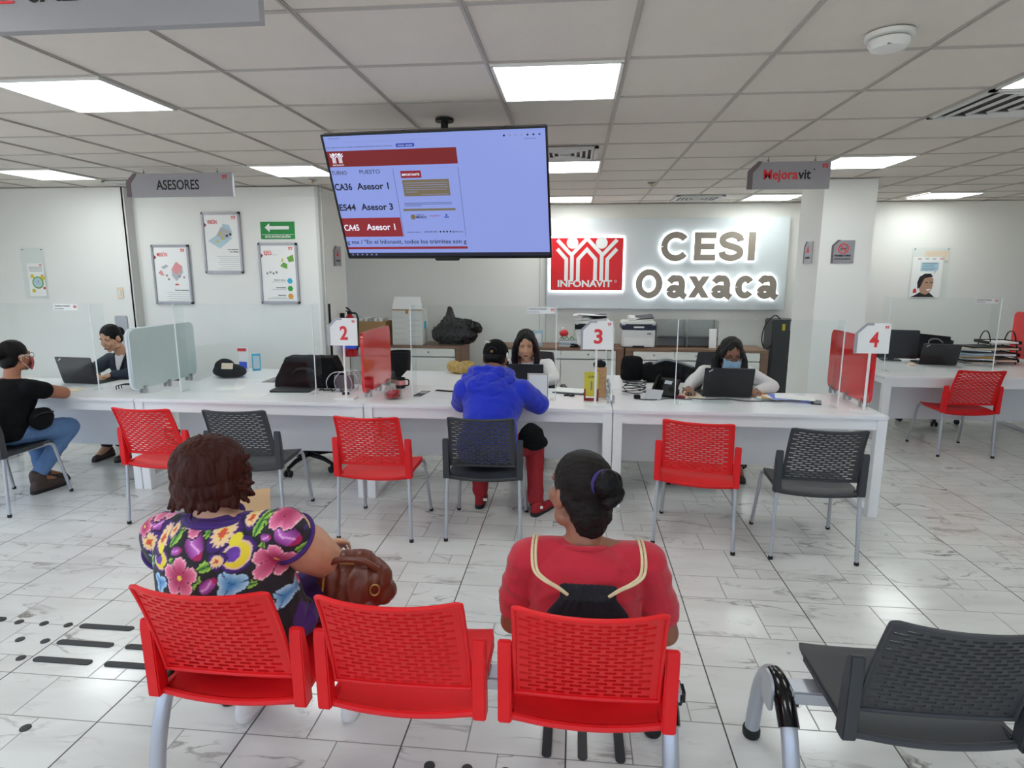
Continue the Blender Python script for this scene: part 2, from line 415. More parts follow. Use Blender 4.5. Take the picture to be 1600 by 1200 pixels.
# walls
b = MB(); b.box(((X0+X1)/2, Y1+.06, CZ/2), (X1-X0+.4, .12, CZ)); struct(b.build('wall_back', 'wall_cream'))
b = MB(); b.box((-3.785, 6.85, CZ/2), (2.13, .7, CZ)); struct(b.build('wall_posters', 'wall'))
b = MB(); b.box((-5.78, 6.75, CZ/2), (1.87, .74, CZ)); struct(b.build('wall_left', 'wall'))
b = MB(); b.box((-4.846, 6.44, CZ/2), (.035, .12, CZ)); b.box((-2.735, 6.49, CZ/2), (.035, .03, CZ), .004); b.box((-2.705, 6.53, CZ/2), (.02, .012, CZ)); struct(b.build('trim_1', 'trim'))
b = MB(); b.box((X1+.06, (Y0+Y1)/2, CZ/2), (.12, Y1-Y0, CZ)); struct(b.build('wall_right', 'wall'))
b = MB(); b.box((2.625, 6.76, CZ/2), (.49, .62, CZ)); struct(b.build('pillar', 'wall'))
# street front behind the viewer and on the left: low sill, mullions, open daylight beyond
b = MB()
b.box((X0-.06, 5.2, CZ/2), (.12, 3.0, CZ)); b.box((X0-.06, .05, .2), (.12, 7.3, .4)); b.box((X0-.06, .05, CZ-.08), (.12, 7.3, .16))
struct(b.build('wall_street', 'wall'))
b = MB()
for y in (-3.5, -2, -.5, 1.0, 2.5, 3.65): b.box((X0-.06, y, CZ/2), (.08, .06, CZ))
struct(b.build('window_1', 'frame_grey'))
b = MB(); b.box(((X0+X1)/2, Y0-.06, CZ-.1), (X1-X0, .12, .2)); b.box(((X0+X1)/2, Y0-.06, .5), (X1-X0, .12, 1.0)); b.box((6.6, Y0-.06, CZ/2), (.8, .12, CZ)); struct(b.build('wall_front', 'wall'))
b = MB()
for x in (-6.6, -5, -3.4, -1.8, -.2, 1.4, 3., 4.6, 6.2): b.box((x, Y0-.06, CZ/2), (.06, .08, CZ))
struct(b.build('window_2', 'frame_grey'))
b = MB(); b.box((-12, 0, -.1), (10.2, 40, .1)); b.box((0, -12, -.1), (14, 16.4, .1)); struct(b.build('ground_outside', 'outside_ground'))

# ------------------------------------------------------------------ ceiling lights
me_ = bpy.data.materials.new('panel_light'); me_.use_nodes = True
pb = me_.node_tree.nodes['Principled BSDF']; pb.inputs['Base Color'].default_value = (.9, .9, .9, 1)
pb.inputs['Emission Color'].default_value = (.93, 1., .99, 1); pb.inputs['Emission Strength'].default_value = PANEL_EMIT
no_ = me_.node_tree.nodes.new('ShaderNodeTexNoise'); mr_ = me_.node_tree.nodes.new('ShaderNodeMapRange'); mr_.inputs[3].default_value = PANEL_EMIT*.97; mr_.inputs[4].default_value = PANEL_EMIT*1.03
me_.node_tree.links.new(no_.outputs[0], mr_.inputs[0]); me_.node_tree.links.new(mr_.outputs[0], pb.inputs['Emission Strength'])
M['panel_light'] = me_
PL = {(-2, 0): 'square ceiling light near the left edge above the seated visitor in black', (-1, 0): 'small-looking square ceiling light behind the ASESORES sign', (0, 0): 'square ceiling light just right of the hanging screen, nearer of the two there',
      (1, 0): 'square ceiling light beside the hanging sign lettered Mejoravit', (0, 1): 'farther square ceiling light right of the screen, close to the lit wall sign', (1, 1): 'square ceiling light above the right end of the lit wall sign',
      (0, -1): 'bright square ceiling light in front of and above the hanging screen', (-1, -1): 'bright square ceiling light in the upper left between the two grey hanging signs', (1, -1): 'square ceiling light partly cut by the right edge beside the long air vent'}
for ix in range(-2, 4):
    for iy in range(-3, 2):  # rows behind the viewer are unseen, added for the light they give
        x = -.1+2.42*ix; y = 3.15+iy*2.38+2.38
        if iy == 1 and ix < 0: continue
        if ix == 3 or (ix == 2 and iy < 1): continue
        if ix == 2: x = 4.25
        lab = PL.get((ix, iy), 'square ceiling light in the far right bay above the black paper trays' if (ix, iy) == (2, 1) else 'unseen square ceiling light panel added behind the viewer')
        if (ix, iy) == (-2, -1): lab = 'square ceiling light panel outside the left edge'
        t = thing('ceiling_light', lab, 'ceiling light', (x, y, CZ), group='square ceiling light panels')
        MB().box((0, 0, -.001), (.558, .548, .004)).build('diffuser', 'panel_light', t)
        f = MB()
        for s in (-1, 1): f.box((s*.284, 0, .0), (.014, .58, .012)); f.box((0, s*.279, .0), (.58, .014, .012))
        f.build('frame', 'white_plastic', t)
def vent(x, y, sx, sy, label, n=7, conc=True):
    t = thing('air_vent', label, 'air vent', (x, y, CZ), group='ceiling air vents')
    MB().box((0, 0, .004), (sx-.02, sy-.02, .004)).build('backing', 'ink', t)
    f = MB()
    for s in (-1, 1): f.box((s*(sx/2-.015), 0, -.003), (.03, sy, .012)); f.box((0, s*(sy/2-.015), -.003), (sx, .03, .012))
    f.build('frame', 'trim', t)
    for k in range(1, n):
        q = k/n*.5; a = MB(); w, h = sx*(1-2*q), sy*(1-2*q)
        for s in (-1, 1): a.box((s*w/2, 0, -.004), (.012, h, .016), rot=Euler((0, s*.7, 0))); a.box((0, s*h/2, -.004), (w, .012, .016), rot=Euler((-s*.7, 0, 0)))
        a.build('slat', 'trim', t)
vent(2.62, 3.74, 1.2, .58, 'large slatted air vent by the right edge of the ceiling', 7)
vent(-.1, 4.93, .5, .5, 'square slatted air vent seen just right of the hanging screen', 6)
vent(1.45, 7.93, .56, .55, 'dark square air vent below the Mejoravit sign above the lit wall sign', 6)
vent(-4.45, 6.13, .56, .36, 'dark air vent at the ceiling edge left of the ASESORES sign', 5)
t = thing('smoke_detector', 'round white smoke detector on the ceiling upper right', 'smoke detector', (1.17, 2.665, CZ))
MB().lathe([(.085, .004), (.085, -.012), (.06, -.014)], n=32).build('base', 'white_plastic', t)
MB().lathe([(.066, -.016), (.072, -.02), (.072, -.034), (.06, -.05), (.03, -.056), (0, -.057)], n=32).build('cover', 'white_plastic', t)
MB().box((-.02, -.056, -.047), (.018, .006, .006)).build('indicator', 'grey_ink', t)
for x, y, l in ((-2.6, 6.1, 'small brass sprinkler head on the ceiling left of the screen'), (.75, 6.6, 'small sprinkler head on the ceiling above the lit wall sign')):
    t = thing('sprinkler', l, 'sprinkler', (x, y, CZ), group='ceiling sprinklers')
    MB().lathe([(.04, 0), (.036, -.006), (.012, -.008)], n=20).build('escutcheon', 'steel', t)
    MB().lathe([(.009, -.006), (.009, -.02), (.018, -.024), (.018, -.026)], n=14).build('nozzle', 'brass', t)
# ================================================================== CHAIRS
def seat_bm():
    def f(u, v):
        x = (u-.5)*2; y = -.235+.455*v
        w = .236 if v < .1 else .228
        dish = -.018*(1-x*x)*(1-(2*v-1)**2*.6)
        z = .452+dish
        if v < .2: z -= .020*(1-v/.2)**1.6*(1-.0*x*x)+.012*(1-x*x)*(1-v/.2)
        if v > .8: z -= .03*((v-.8)/.2)**2
        xx = x*w*(1-.10*max(0, (v-.75)/.25)**2*abs(x))
        return Vector((xx, y, z))
    return MB().grid(f, 22, 24).solid(.016)
def back_bm(var=0):
    P, NP = 4, 8
    us = []
    seg = [0, .010/.048, .024/.048, .034/.048]
    inner = [(.5-.455)+.91*((k+s)/NP) for k in range(NP) for s in seg]+[(.5-.455)+.91]
    us = [0, .022]+inner+[.978, 1.]
    rows = 20; vs = [0., .03]
    for k in range(rows): vs += [.05+.905*k/rows, .05+.905*(k+.56)/rows]
    vs += [.05+.905, .985, 1.]
    def f(u, v):
        x = 2*u-1; wdt = .213-.006*v
        yc = -.228-.080*v-.048*v*v
        y = yc-.030*(1-x*x)*(.25+.75*v)+.014*v*v*abs(x)**3
        z = .505+.338*v+.006*v*x*x
        if v > .9 and abs(x) > .9: z -= .012*((v-.9)/.1)*((abs(x)-.9)/.1)**2
        return Vector((x*wdt, y, z))
    mb = MB(); V = [[mb.bm.verts.new(f(u, v)) for u in us] for v in vs]
    for j in range(len(vs)-1):
        for i in range(len(us)-1):
            hole = False
            if 2 <= j < 2+2*rows and (j-2) % 2 == 0 and 2 <= i < 2+4*NP:
                s = (i-2) % 4; r = (j-2)//2
                hole = (s in (0, 1, 2) if r % 2 == 0 else s in (2, 3, 0))
                if r % 2 == 0: hole = s in (0, 1, 2)
                else: hole = s in (2, 3) or (s == 0 and i > 2)
                if (r % 2 and i >= 2+4*NP-2): hole = False
            if hole: continue
            mb.bm.faces.new((V[j][i], V[j][i+1], V[j+1][i+1], V[j+1][i]))
    mb.solid(.007)
    # moulded rim
    rim = [f(.012, v) for v in (0, .2, .4, .6, .8, .96)]+[f(u, .99) for u in (.03, .2, .4, .5, .6, .8, .97)]+[f(.988, v) for v in (.96, .8, .6, .4, .2, 0)]
    mb.tube(catmull(rim, 4), .0065, 8)
    mb.tube(catmull([f(u, .012) for u in (.01, .25, .5, .75, .99)], 3), .0075, 8)
    return mb
def upright_bm(s):
    mb = MB(); pts = [(-.262, .425), (-.214, .425), (-.222, .60), (-.242, .685), (-.262, .69), (-.268, .66)]
    m = Matrix.Translation((s*.235, 0, 0)) @ Matrix.Rotation(R(90), 4, 'Z')
    mb.prism(pts, .040, m)
    bmesh.ops.bevel(mb.bm, geom=mb.bm.edges[:], offset=.004, segments=2, affect='EDGES')
    if s > 0:
        mb.tube(catmull([(-.225, -.237, .437), (-.12, -.243, .424), (0, -.246, .419), (.12, -.243, .424), (.225, -.237, .437)], 5), .011, 8)
    # lower rail lip joining seat and upright
    mb.box((s*.222, -.06, .436), (.022, .33, .022), .004)
    return mb
def leg_front(s): return MB().tube(arc_path([(s*.205, -.20, .424), (s*.222, .195, .424), (s*.248, .275, .012)], .05, 6), .0115, 12)
def leg_rear(s): return MB().tube(arc_path([(s*.232, -.235, .44), (s*.243, -.262, .012)], .05), .0115, 12)
def make_chair(col, label):
    t = thing('stacking_chair', label, 'chair')
    seat_bm().build('seat', col, t); back_bm().build('backrest', col, t, ang=40)
    for s in (-1, 1):
        upright_bm(s).build('upright', col, t)
        for q, fb, y in ((0, leg_front, .2765), (1, leg_rear, -.2625)):
            l = fb(s).build('leg', 'tube', t)
            x = s*(.2485 if q == 0 else .2435)
            MB().lathe([(.0135, .022), (.0145, .004), (.013, 0)], (x, y, 0), 12).build('rubber_foot', 'rubber', l)
    return t
RED0 = make_chair('red', 'red perforated visitor chair, leftmost empty one, before the frosted grey desk screen')
GRY0 = make_chair('grey', 'empty dark grey perforated chair between the two left red chairs, angled')
def place(o, x, y, rz): o.location = (x, y, 0); o.rotation_euler = (0, 0, R(rz))
GROUP_C = 'perforated plastic visitor chairs with metal legs'
RED0['group'] = GRY0['group'] = GROUP_C
place(RED0, -2.79, 3.985, -2); place(GRY0, -2.19, 3.99, 4)
for src, x, y, rz, lab in (
    (RED0, -1.265, 3.91, 0, 'empty red perforated chair in front of the desk with the red screen and candy jar'),
    (GRY0, -.565, 3.955, 1, 'dark grey perforated chair occupied by the visitor in the blue hoodie'),
    (RED0, .83, 3.99, -14, 'empty red perforated chair in front of the masked adviser desk'),
    (GRY0, 1.48, 3.89, -4, 'empty dark grey perforated chair at the right end of the desk row'),
    (RED0, 3.71, 6.28, 0, 'empty red perforated chair alone at the far right desk'),
    (GRY0, -4.21, 4.01, 0, 'dark grey perforated chair under the visitor in black shirt and jeans')):
    c = dup(src, (x, y, 0), R(rz), lab, GROUP_C)

# ------------------------------------------------------------------ beam benches
def bench(x0, y0, n, col, label, legs, pitch=.545):
    t = thing('beam_bench', label, 'bench', (x0, y0, 0))
    sb, bb, ub = seat_bm().build('seat', col, t), back_bm().build('backrest', col, t, ang=40), [upright_bm(s).build('upright', col, t) for s in (-1, 1)]
    for k in range(1, n):
        for o in [sb, bb]+ub:
            c = o.copy(); COL.objects.link(c); c.location = (k*pitch, 0, 0)
    MB().box(((n-1)*pitch/2, .0, .385), ((n-1)*pitch+.62, .08, .045), .005).build('beam', 'tube', t)
    br = MB()
    for k in range(n):
        for s in (-1, 1): br.box((k*pitch+s*.14, .0, .418), (.05, .3, .02), .003)
    br.build('seat_bracket', 'tube', t)
    for lx in legs:
        path = catmull([(lx, .262, .015), (lx, .245, .12), (lx, .205, .26), (lx, .13, .36), (lx, .03, .385), (lx, -.07, .33), (lx, -.135, .2), (lx, -.165, .08), (lx, -.175, .015)], 5)
        l = MB().tube(path, .026, 18).build('leg', 'tube', t)
        for y in (.262, -.175): MB().lathe([(.029, .04), (.032, .03), (.032, .008), (.028, 0)], (lx, y, 0), 20).build('foot_ring', 'rubber', l)
        c = MB(); c.tube(catmull([(lx, .085, .3815), (lx, .03, .387), (lx, -.03, .366), (lx, -.085, .315)], 5), .032, 18); c.box((lx+.03, .0, .372), (.05, .07, .06), .012, seg=3); c.build('clamp', 'gloss_black', l)
        d = MB(); d.rbox(.10, .12, .008, .035, Matrix.Translation((lx-.034, .03, .365)) @ Matrix.Rotation(R(90), 4, 'Z')); d.build('cover_plate', 'tube', l)
    return t
bench(-1.035, 1.838, 3, 'red', 'red three-seat perforated beam bench in the foreground carrying two seated women', (-.33, 1.36))
bench(1.025, 1.868, 2, 'grey', 'dark grey perforated beam bench cut by the lower right corner', (-.33,))
# ================================================================== COUNTER DESKS
def desk(name, x0, x1, yf, dep, label, ret=None, group='white counter desks', modesty=(.24, .55), pedestal=None):
    """ret: (xa, xb, ya, yb) polygon of the return leaf going back"""
    t = thing(name, label, 'desk', ((x0+x1)/2, yf, 0), group=group)
    w = x1-x0-.004
    top = MB(); top.box((0, dep/2, .732), (w, dep, .026), .003)
    o = top.build('worktop', 'desk', t)
    a = MB(); a.box((0, .035, .679), (w-.13, .03, .078), .002); a.build('apron', 'desk', t)
    for s in (-1, 1):
        x = s*(w/2-.035); lg = MB()
        lg.box((x, .038, .36), (.066, .066, .718), .003); lg.box((x, dep-.06, .36), (.066, .066, .718), .003)
        lg.box((x, dep/2, .022), (.066, dep-.14, .04), .003); lg.box((x, dep/2, .69), (.06, dep-.14, .05), .003)
        lg.build('leg_frame', 'desk', t)
    m = MB(); m.box((0, .42, (modesty[0]+.69)/2), (w-.16, .018, .69-modesty[0]), .002); m.build('modesty_panel', 'desk_edge', t)
    if ret:
        r = MB(); xa, xb, d2 = ret
        r.prism([(xa, dep+.003), (xb, dep+.003), (xb-.03, dep+d2), (xa-.1, dep+d2)], .026, Matrix(((1, 0, 0, 0), (0, 0, 1, 0), (0, 1, 0, .732), (0, 0, 0, 1))))
        r.build('return_leaf', 'desk', t)
        q = MB(); q.box(((xa+xb)/2-.06, dep+d2-.06, .36), (.4, .03, .718), .003); q.build('return_leg', 'desk', t)
    return t
DY = 4.38
desk('counter_desk', -5.28, -3.42, DY, .8, 'white counter desk at the left edge with open laptop and seated adviser in navy')
desk('counter_desk', -3.42, -1.57, DY, .8, 'white counter desk bearing the black bag, unstaffed, left of the red screen', (-.9, -.3, .75))
desk('counter_desk', -1.57, .29, DY, .8, 'white counter desk where the visitor in the blue hoodie leans', (-.93, -.35, .8))
desk('counter_desk', .29, 2.18, DY, .8, 'white counter desk of the adviser in the blue mask, right end of the row', (-.93, -.3, .75))
desk('counter_desk', 2.98, 5.02, 6.15, 1.5, 'white desk at the far right carrying monitor, laptop and paper trays')
for x, y, l in ((.12, 5.0, 'low white drawer pedestal under the desk left of the number three sign'), (.95, 5.05, 'low white drawer pedestal under the desk of the masked adviser')):
    t = thing('drawer_pedestal', l, 'drawer unit', (x, y, 0), group='white drawer pedestals')
    MB().box((0, 0, .31), (.4, .3, .52), .004).build('body', 'desk_edge', t)
    for k in range(3): MB().box((0, .155, .14+k*.17), (.39, .014, .16), .003).build('drawer', 'desk', t)
    c = MB()
    for sx in (-1, 1):
        for sy in (-1, 1): c.sph((sx*.15, sy*.1, .03), .03, n=10)
    c.build('castor', 'rubber', t)
# ------------------------------------------------------------------ desk divider screens
def clip(mb, y, z=.745):
    mb.box((-.02, y, z+.03), (.018, .035, .06), .004); mb.box((.02, y, z+.03), (.018, .035, .06), .004); mb.cyl((-.03, y, z+.035), (.03, y, z+.035), .012, n=10)
def screen(x, y0, y1, m, label, zt=1.26, edge=None, lean=0):
    t = thing('desk_screen', label, 'desk screen', (x, (y0+y1)/2, 0), R(lean), group='rounded desk divider screens')
    mb = MB(); mt = Matrix.Rotation(R(90), 4, 'Z') @ Matrix.Translation((0, 0, (zt+.785)/2)); mb.rbox(y1-y0, zt-.785, .022, .06, mt, n=8)
    mb.build('panel', m, t)
    L = y1-y0
    for k in (-.36, 0, .36):
        c = MB(); clip(c, k*L); c.build('clip', 'steel', t)
    return t
dm('red_gloss', '#d80f1c', .12, var=.03, coat=.6)
dm('frost', '#b9c9c9', .16, var=.03, coat=.3)
dm('frost_edge', '#dfe6ee', .3, var=.02)
t = screen(-3.50, 4.5, 5.33, 'frost', 'frosted grey rounded divider screen at the left end of the row', 1.27)
rim = MB(); pts = []
for cx, cz, a0 in ((.355, .18, 0), (-.355, .18, 90), (-.355, -.18, 180), (.355, -.18, 270)):
    for k in range(9): a = R(a0+90*k/8); pts.append((-.016, cx+.06*math.cos(a), 1.0275+cz+.06*math.sin(a)))
rim.tube(pts+[pts[0]], .011, 8); rim.build('edge_trim', 'frost_edge', t)
screen(-1.62, 4.55, 5.25, 'red_gloss', 'glossy red rounded divider screen behind the candy jar and number two sign', 1.265)
screen(2.235-.1, 4.58, 5.33, 'red_gloss', 'glossy red rounded divider screen behind the number four sign', 1.265)
screen(4.95, 6.75, 7.5, 'red_gloss', 'glossy red rounded divider screen cut by the right edge beyond the paper trays', 1.3)
# ------------------------------------------------------------------ clear acrylic shields
def shield(x0, x1, y, zt, label, wing=None, slot=None, wing_d=.5, tagx=None, lines=1):
    t = thing('acrylic_shield', label, 'acrylic shield', (0, 0, 0), group='clear acrylic counter shields')
    z0 = .745; W = x1-x0
    if slot:
        a, b_ = slot; h = .12; pts = [(x0, z0), (a, z0), (a, z0+h-.03), (a+.03, z0+h), (b_-.03, z0+h), (b_, z0+h-.03), (b_, z0), (x1, z0), (x1, zt), (x0, zt)]
    else: pts = [(x0, z0), (x1, z0), (x1, zt), (x0, zt)]
    mb = MB(); mb.prism(pts, .008, Matrix.Translation((0, y, 0)), 0, 1)
    mb.build('front_pane', ['acrylic', 'clear_edge'], t, smooth=False)
    for s, xx in ((-1, x0), (1, x1)):
        if wing and s in wing:
            m2 = MB(); m2.prism([(y+.004, z0), (y+wing_d, z0), (y+wing_d, zt), (y+.004, zt)], .008, Matrix.Translation((xx, 0, 0)) @ Matrix.Rotation(R(90), 4, 'Z'), 0, 1)
            m2.build('side_pane', ['acrylic', 'clear_edge'], t, smooth=False)
    for xx in (x0+.03, x1-.03): MB().box((xx, y+.02, z0+.006), (.03, .10, .01), .003).build('foot', 'acrylic', t)
    for xx in (x0, x1):
        MB().box((xx, y-.001, (z0+zt)/2), (.0055, .011, zt-z0), .001).build('edge_strip', 'clear_edge', t)
    if tagx is not None:
        l = MB().box((tagx, y-.004, zt-.03), (.21, .0012, .05)).build('label', 'paper', t)
        fit_text('Consulta tus trámites', .135, .013, 'ink', l, (tagx-.095, y-.0055, zt-.025))
        fit_text('Mantén la distancia', .08, .009, 'grey_ink', l, (tagx-.095, y-.0055, zt-.045))
        fig = MB(); mini_logo(fig, tagx+.085, zt-.027, .028, y-.0055); fig.build('emblem', 'red_ink', l, smooth=False)
    return t
def band(P, w=.06):
    L, Rr = [], []
    for i, p in enumerate(P):
        p = Vector(p)
        if i == 0: d = Vector(P[1])-p
        elif i == len(P)-1: d = p-Vector(P[i-1])
        else: d = (Vector(P[i+1])-p).normalized()+(p-Vector(P[i-1])).normalized()
        n = Vector((-d.y, d.x)).normalized()
        k = 1.
        if 0 < i < len(P)-1:
            a = (p-Vector(P[i-1])).normalized(); k = 1/max(.5, abs(n.dot(Vector((-a.y, a.x)))))
        L.append(p+n*w/2*k); Rr.append(p-n*w/2*k)
    return [tuple(q) for q in L]+[tuple(q) for q in Rr[::-1]]
def figure_polys(s=1.):
    """the two linked figures with raised arms: list of xz polygons, width 1 height ~.72"""
    out = []
    for mir in (0, 1):
        def q(x): return (1-x) if mir else x
        for P in ([(.0, .53), (.155, .36), (.155, 0)], [(.0, .68), (.25, .42), (.25, 0)], ):
            out.append(band([(q(x), y) for x, y in P], .062))
    out.append(band([(.25, .44), (.5, .70), (.75, .44)], .062))
    out.append(band([(.355, 0), (.355, .36), (.5, .52), (.645, .36), (.645, 0)], .062))
    for cx in (.255, .745): out.append([(cx+.098*math.cos(2*PI*k/20), .63+.098*math.sin(2*PI*k/20)) for k in range(20)])
    return out
def mini_logo(mb, cx, cz, w, y, th=.0008, mt=None, mi=0):
    for i, P in enumerate(figure_polys()):
        mb.prism([((x-.5)*w, (z-.36)*w) for x, z in P], th*(1-.04*i), (mt or Matrix()) @ Matrix.Translation((cx, y, cz)), mi)
shield(-5.2, -3.93, 4.66, 1.465, 'clear acrylic shield on the leftmost desk before the adviser in navy', (1,), (-4.62, -4.42), .14, tagx=-4.14)
shield(-3.22, -2.06, 4.68, 1.47, 'clear acrylic shield on the desk with the black bag', (-1, 1), (-2.75, -2.4), .12)
shield(-1.26, -.135, 4.65, 1.47, 'clear acrylic shield between the visitor in blue hoodie and his adviser', (-1,), (-.9, -.5), .14, tagx=-.25)
shield(.76, 1.93, 4.62, 1.385, 'clear acrylic shield before the masked adviser', (1,), (1.15, 1.38), .12)
shield(3.1, 4.12, 6.45, 1.485, 'clear acrylic shield on the far right desk', (-1, 1), (3.5, 3.7), .14, tagx=3.98)
t = thing('acrylic_divider', 'clear acrylic divider standing edge-on beside the number three sign', 'acrylic divider', (.285, 5.0, 0))
mb = MB(); mt = Matrix.Rotation(R(90), 4, 'Z') @ Matrix.Translation((0, 0, 1.045)); mb.rbox(.86, .55, .012, .05, mt, n=6); mb.build('panel', 'acrylic', t)
rim = MB(); pts = []
for cx, cz, a0 in ((.38, .225, 0), (-.38, .225, 90), (-.38, -.225, 180), (.38, -.225, 270)):
    for k in range(7): a = R(a0+90*k/6); pts.append((0, cx+.05*math.cos(a), 1.045+cz+.05*math.sin(a)))
rim.tube(pts+[pts[0]], .0075, 8); rim.build('edge_trim', 'clear_edge', t)
for y in (-.38, -.12, .14, .36):
    c = MB(); clip(c, y); c.build('clip', 'steel', t)
# ------------------------------------------------------------------ numbered stand signs
def stand_sign(n, x, y, rz, label, tilt=0):
    t = thing('number_sign', label, 'number sign', (x, y, .745), R(rz), group='white numbered desk signs')
    MB().box((0, 0, .006), (.16, .10, .012), .003).build('base', 'white', t)
    MB().cyl((0, 0, .01), (.0, 0, .44), .009, n=12).build('post', 'white', t)
    pts = [(-.115, .42), (.115, .42), (.115, .63), (-.05, .63), (-.115, .565)]
    p = MB(); p.prism(pts, .012, Matrix.Translation((.0, -.012, 0))); pl = p.build('plate', 'white', t, smooth=False)
    e = MB(); e.prism([(-.118, .418), (-.100, .418), (-.100, .56), (-.043, .617), (.0, .617), (.0, .633), (-.05, .633), (-.118, .567)], .004, Matrix.Translation((0, -.0195, 0))); e.build('rim_strip', 'frame_grey', pl, smooth=False)
    fit_text(n, .062, .105, 'red_ink', pl, (-.02, -.0195, .468), bold=.028)
    g = MB(); mini_logo(g, .088, .605, .026, -.0195); g.build('emblem', 'red_ink', pl, smooth=False)
    return t
stand_sign('2', -1.765, 4.56, 0, 'white desk sign with red number 2 on a thin post')
stand_sign('3', .165, 4.53, 0, 'white desk sign with red number 3 on a thin post')
stand_sign('4', 2.075, 4.53, 0, 'white desk sign with red number 4 on a thin post')
# ================================================================== HANGING SIGNS
def hang_sign(x0, x1, y, z0, z1, label, hooks, chamfer=.07):
    t = thing('hanging_sign', label, 'sign', ((x0+x1)/2, y, z1), group='grey hanging signs')
    w, h = x1-x0, z1-z0
    pts = [(-w/2, -h), (w/2, -h), (w/2, 0), (-w/2+chamfer, 0), (-w/2, -chamfer)]
    bd = MB(); bd.prism(pts, .03, Matrix(), 0, 1); board = bd.build('board', ['sign_grey', 'clear_edge'], t, smooth=False)
    r = MB(); r.prism([(-w/2-.004, -h), (-w/2+.035, -h), (-w/2+.035, -chamfer-.012), (-w/2+chamfer+.014, -.028), (-w/2+chamfer+.03, .004), (-w/2+chamfer, .004), (-w/2-.004, -chamfer+.002)], .006, Matrix.Translation((0, -.016, 0)))
    r.build('rim_strip', 'sign_rim', board, smooth=False)
    for hx in hooks:
        q = MB(); q.cyl((hx-(x0+x1)/2, 0, -.01), (hx-(x0+x1)/2, 0, CZ-z1+.004), .003, n=8); q.sph((hx-(x0+x1)/2, 0, .012), .009, n=8); q.build('hanger', 'steel', t)
    return t, board
t, bd = hang_sign(-3.99, -3.0, 5.34, 2.375, 2.575, 'grey hanging sign lettered ASESORES', (-3.83, -3.14))
fit_text('ASESORES', .40, .085, 'ink', bd, (-.215, -.017, -.138), bold=.012)
g = MB(); mini_logo(g, .425, -.035, .045, -.0165, .002); g.build('emblem', 'red_ink', bd, smooth=False)
t, bd = hang_sign(1.33, 1.945, 5.2, 2.365, 2.57, 'grey hanging sign lettered Mejoravit in red and black', (1.48, 1.83))
fit_text('Mejora', .255, .075, 'red_paint', bd, (-.19, -.017, -.13), bold=.022)
fit_text('vit', .095, .075, 'ink', bd, (.068, -.017, -.13), bold=.022)
MB().cyl((.185, -.017, -.06), (.185, -.016, -.06), .006, n=10).build('registered_mark', 'ink', bd)
g = MB(); mini_logo(g, .265, -.035, .045, -.0165, .002); g.build('emblem', 'red_ink', bd, smooth=False)
t, bd = hang_sign(-1.86, -.835, 1.69, 2.365, 2.59, 'large grey hanging sign cut by the top left corner', (-1.6, -1.0))
fit_text('SALA DE ESPERA', .62, .085, 'ink', bd, (-.135, -.017, -.154), bold=.012)
g = MB(); mini_logo(g, -.247, -.100, .13, -.0165, .002); g.box((-.247, -.017, -.153), (.14, .002, .006)); g.build('emblem', 'red_ink', bd, smooth=False)

# ================================================================== HANGING SCREEN
tv = thing('television', 'large flat television screen hung from the ceiling showing turn numbers', 'television', (-.767, 3.514, 2.132), rot=(R(23.8), 0, R(-4.6)))
def emis(key, col, s=1.0):
    m = mat(key, col, .3, var=.01, emit=s, spec=.25); m.node_tree.nodes['Principled BSDF'].inputs['Base Color'].default_value = (.02, .02, .02, 1)
    for l in list(m.node_tree.links):
        if l.to_socket.name == 'Base Color': m.node_tree.links.remove(l)
    M[key] = m
emis('scr_blue', '#8b9ce2', .82); emis('scr_red', '#861016', .62); emis('scr_red2', '#941a26', .7); emis('scr_ink', '#101226', .4); emis('scr_white', '#eef0ff', .85)
emis('scr_tan', '#75694f', .8); emis('scr_navy', '#1c3aa0', .9); emis('scr_task', '#1b1e33', .6); emis('scr_grey', '#7d88bb', .9)
c = MB(); c.box((0, .022, 0), (1.24, .036, .715), .006); c.box((0, .05, -.05), (.8, .04, .42), .01); hous = c.build('housing', 'gloss_black', tv)
bz = MB()
for s in (-1, 1): bz.box((s*.6175, -.002, .002), (.011, .014, .71), .002)
bz.box((0, -.002, .3525), (1.24, .014, .011), .002); bz.box((0, -.002, -.3515), (1.24, .014, .014), .002); bz.build('bezel', 'gloss_black', tv)
MB().rbox(.15, .026, .02, .01, Matrix.Translation((0, .004, -.36))).build('sensor_bar', 'gloss_black', tv)
s_ = MB(); s_.box((0, .001, .001), (1.226, .006, .694)); scr = s_.build('screen', 'scr_blue', tv)
SY = -.0026
def srect(x0, z0, x1, z1, m, name, dy=0.):
    return MB().box(((x0+x1)/2, SY-dy, (z0+z1)/2), (x1-x0, .0006, z1-z0)).build(name, m, scr, smooth=False)
def stext(s, x0, x1, z, h, m, bold=0.): return fit_text(s, x1-x0, h, m, scr, (x0, SY-.0012, z), bold=bold, ext=.0003, name='screen_text')
srect(-.612, .183, .131, .268, 'scr_red', 'header_band')
g = MB(); mini_logo(g, -.557, .231, .075, SY-.001); g.build('screen_emblem', 'scr_white', scr, smooth=False)
stext('INFONAVIT', -.59, -.522, .19, .008, 'scr_white')
stext('TURNO', -.609, -.517, .141, .022, 'scr_ink'); stext('PUESTO', -.441, -.32, .143, .022, 'scr_ink')
stext('CA36', -.609, -.504, .055, .038, 'scr_ink', .024); stext('Asesor 1', -.474, -.284, .056, .038, 'scr_ink', .024)
stext('ES44', -.609, -.508, -.063, .038, 'scr_ink', .024); stext('Asesor 3', -.474, -.281, -.062, .038, 'scr_ink', .024)
srect(-.612, -.223, -.25, -.109, 'scr_red2', 'called_turn_band')
stext('CA45', -.607, -.514, -.184, .038, 'scr_white', .015); stext('Asesor 1', -.467, -.289, -.181, .038, 'scr_white', .015)
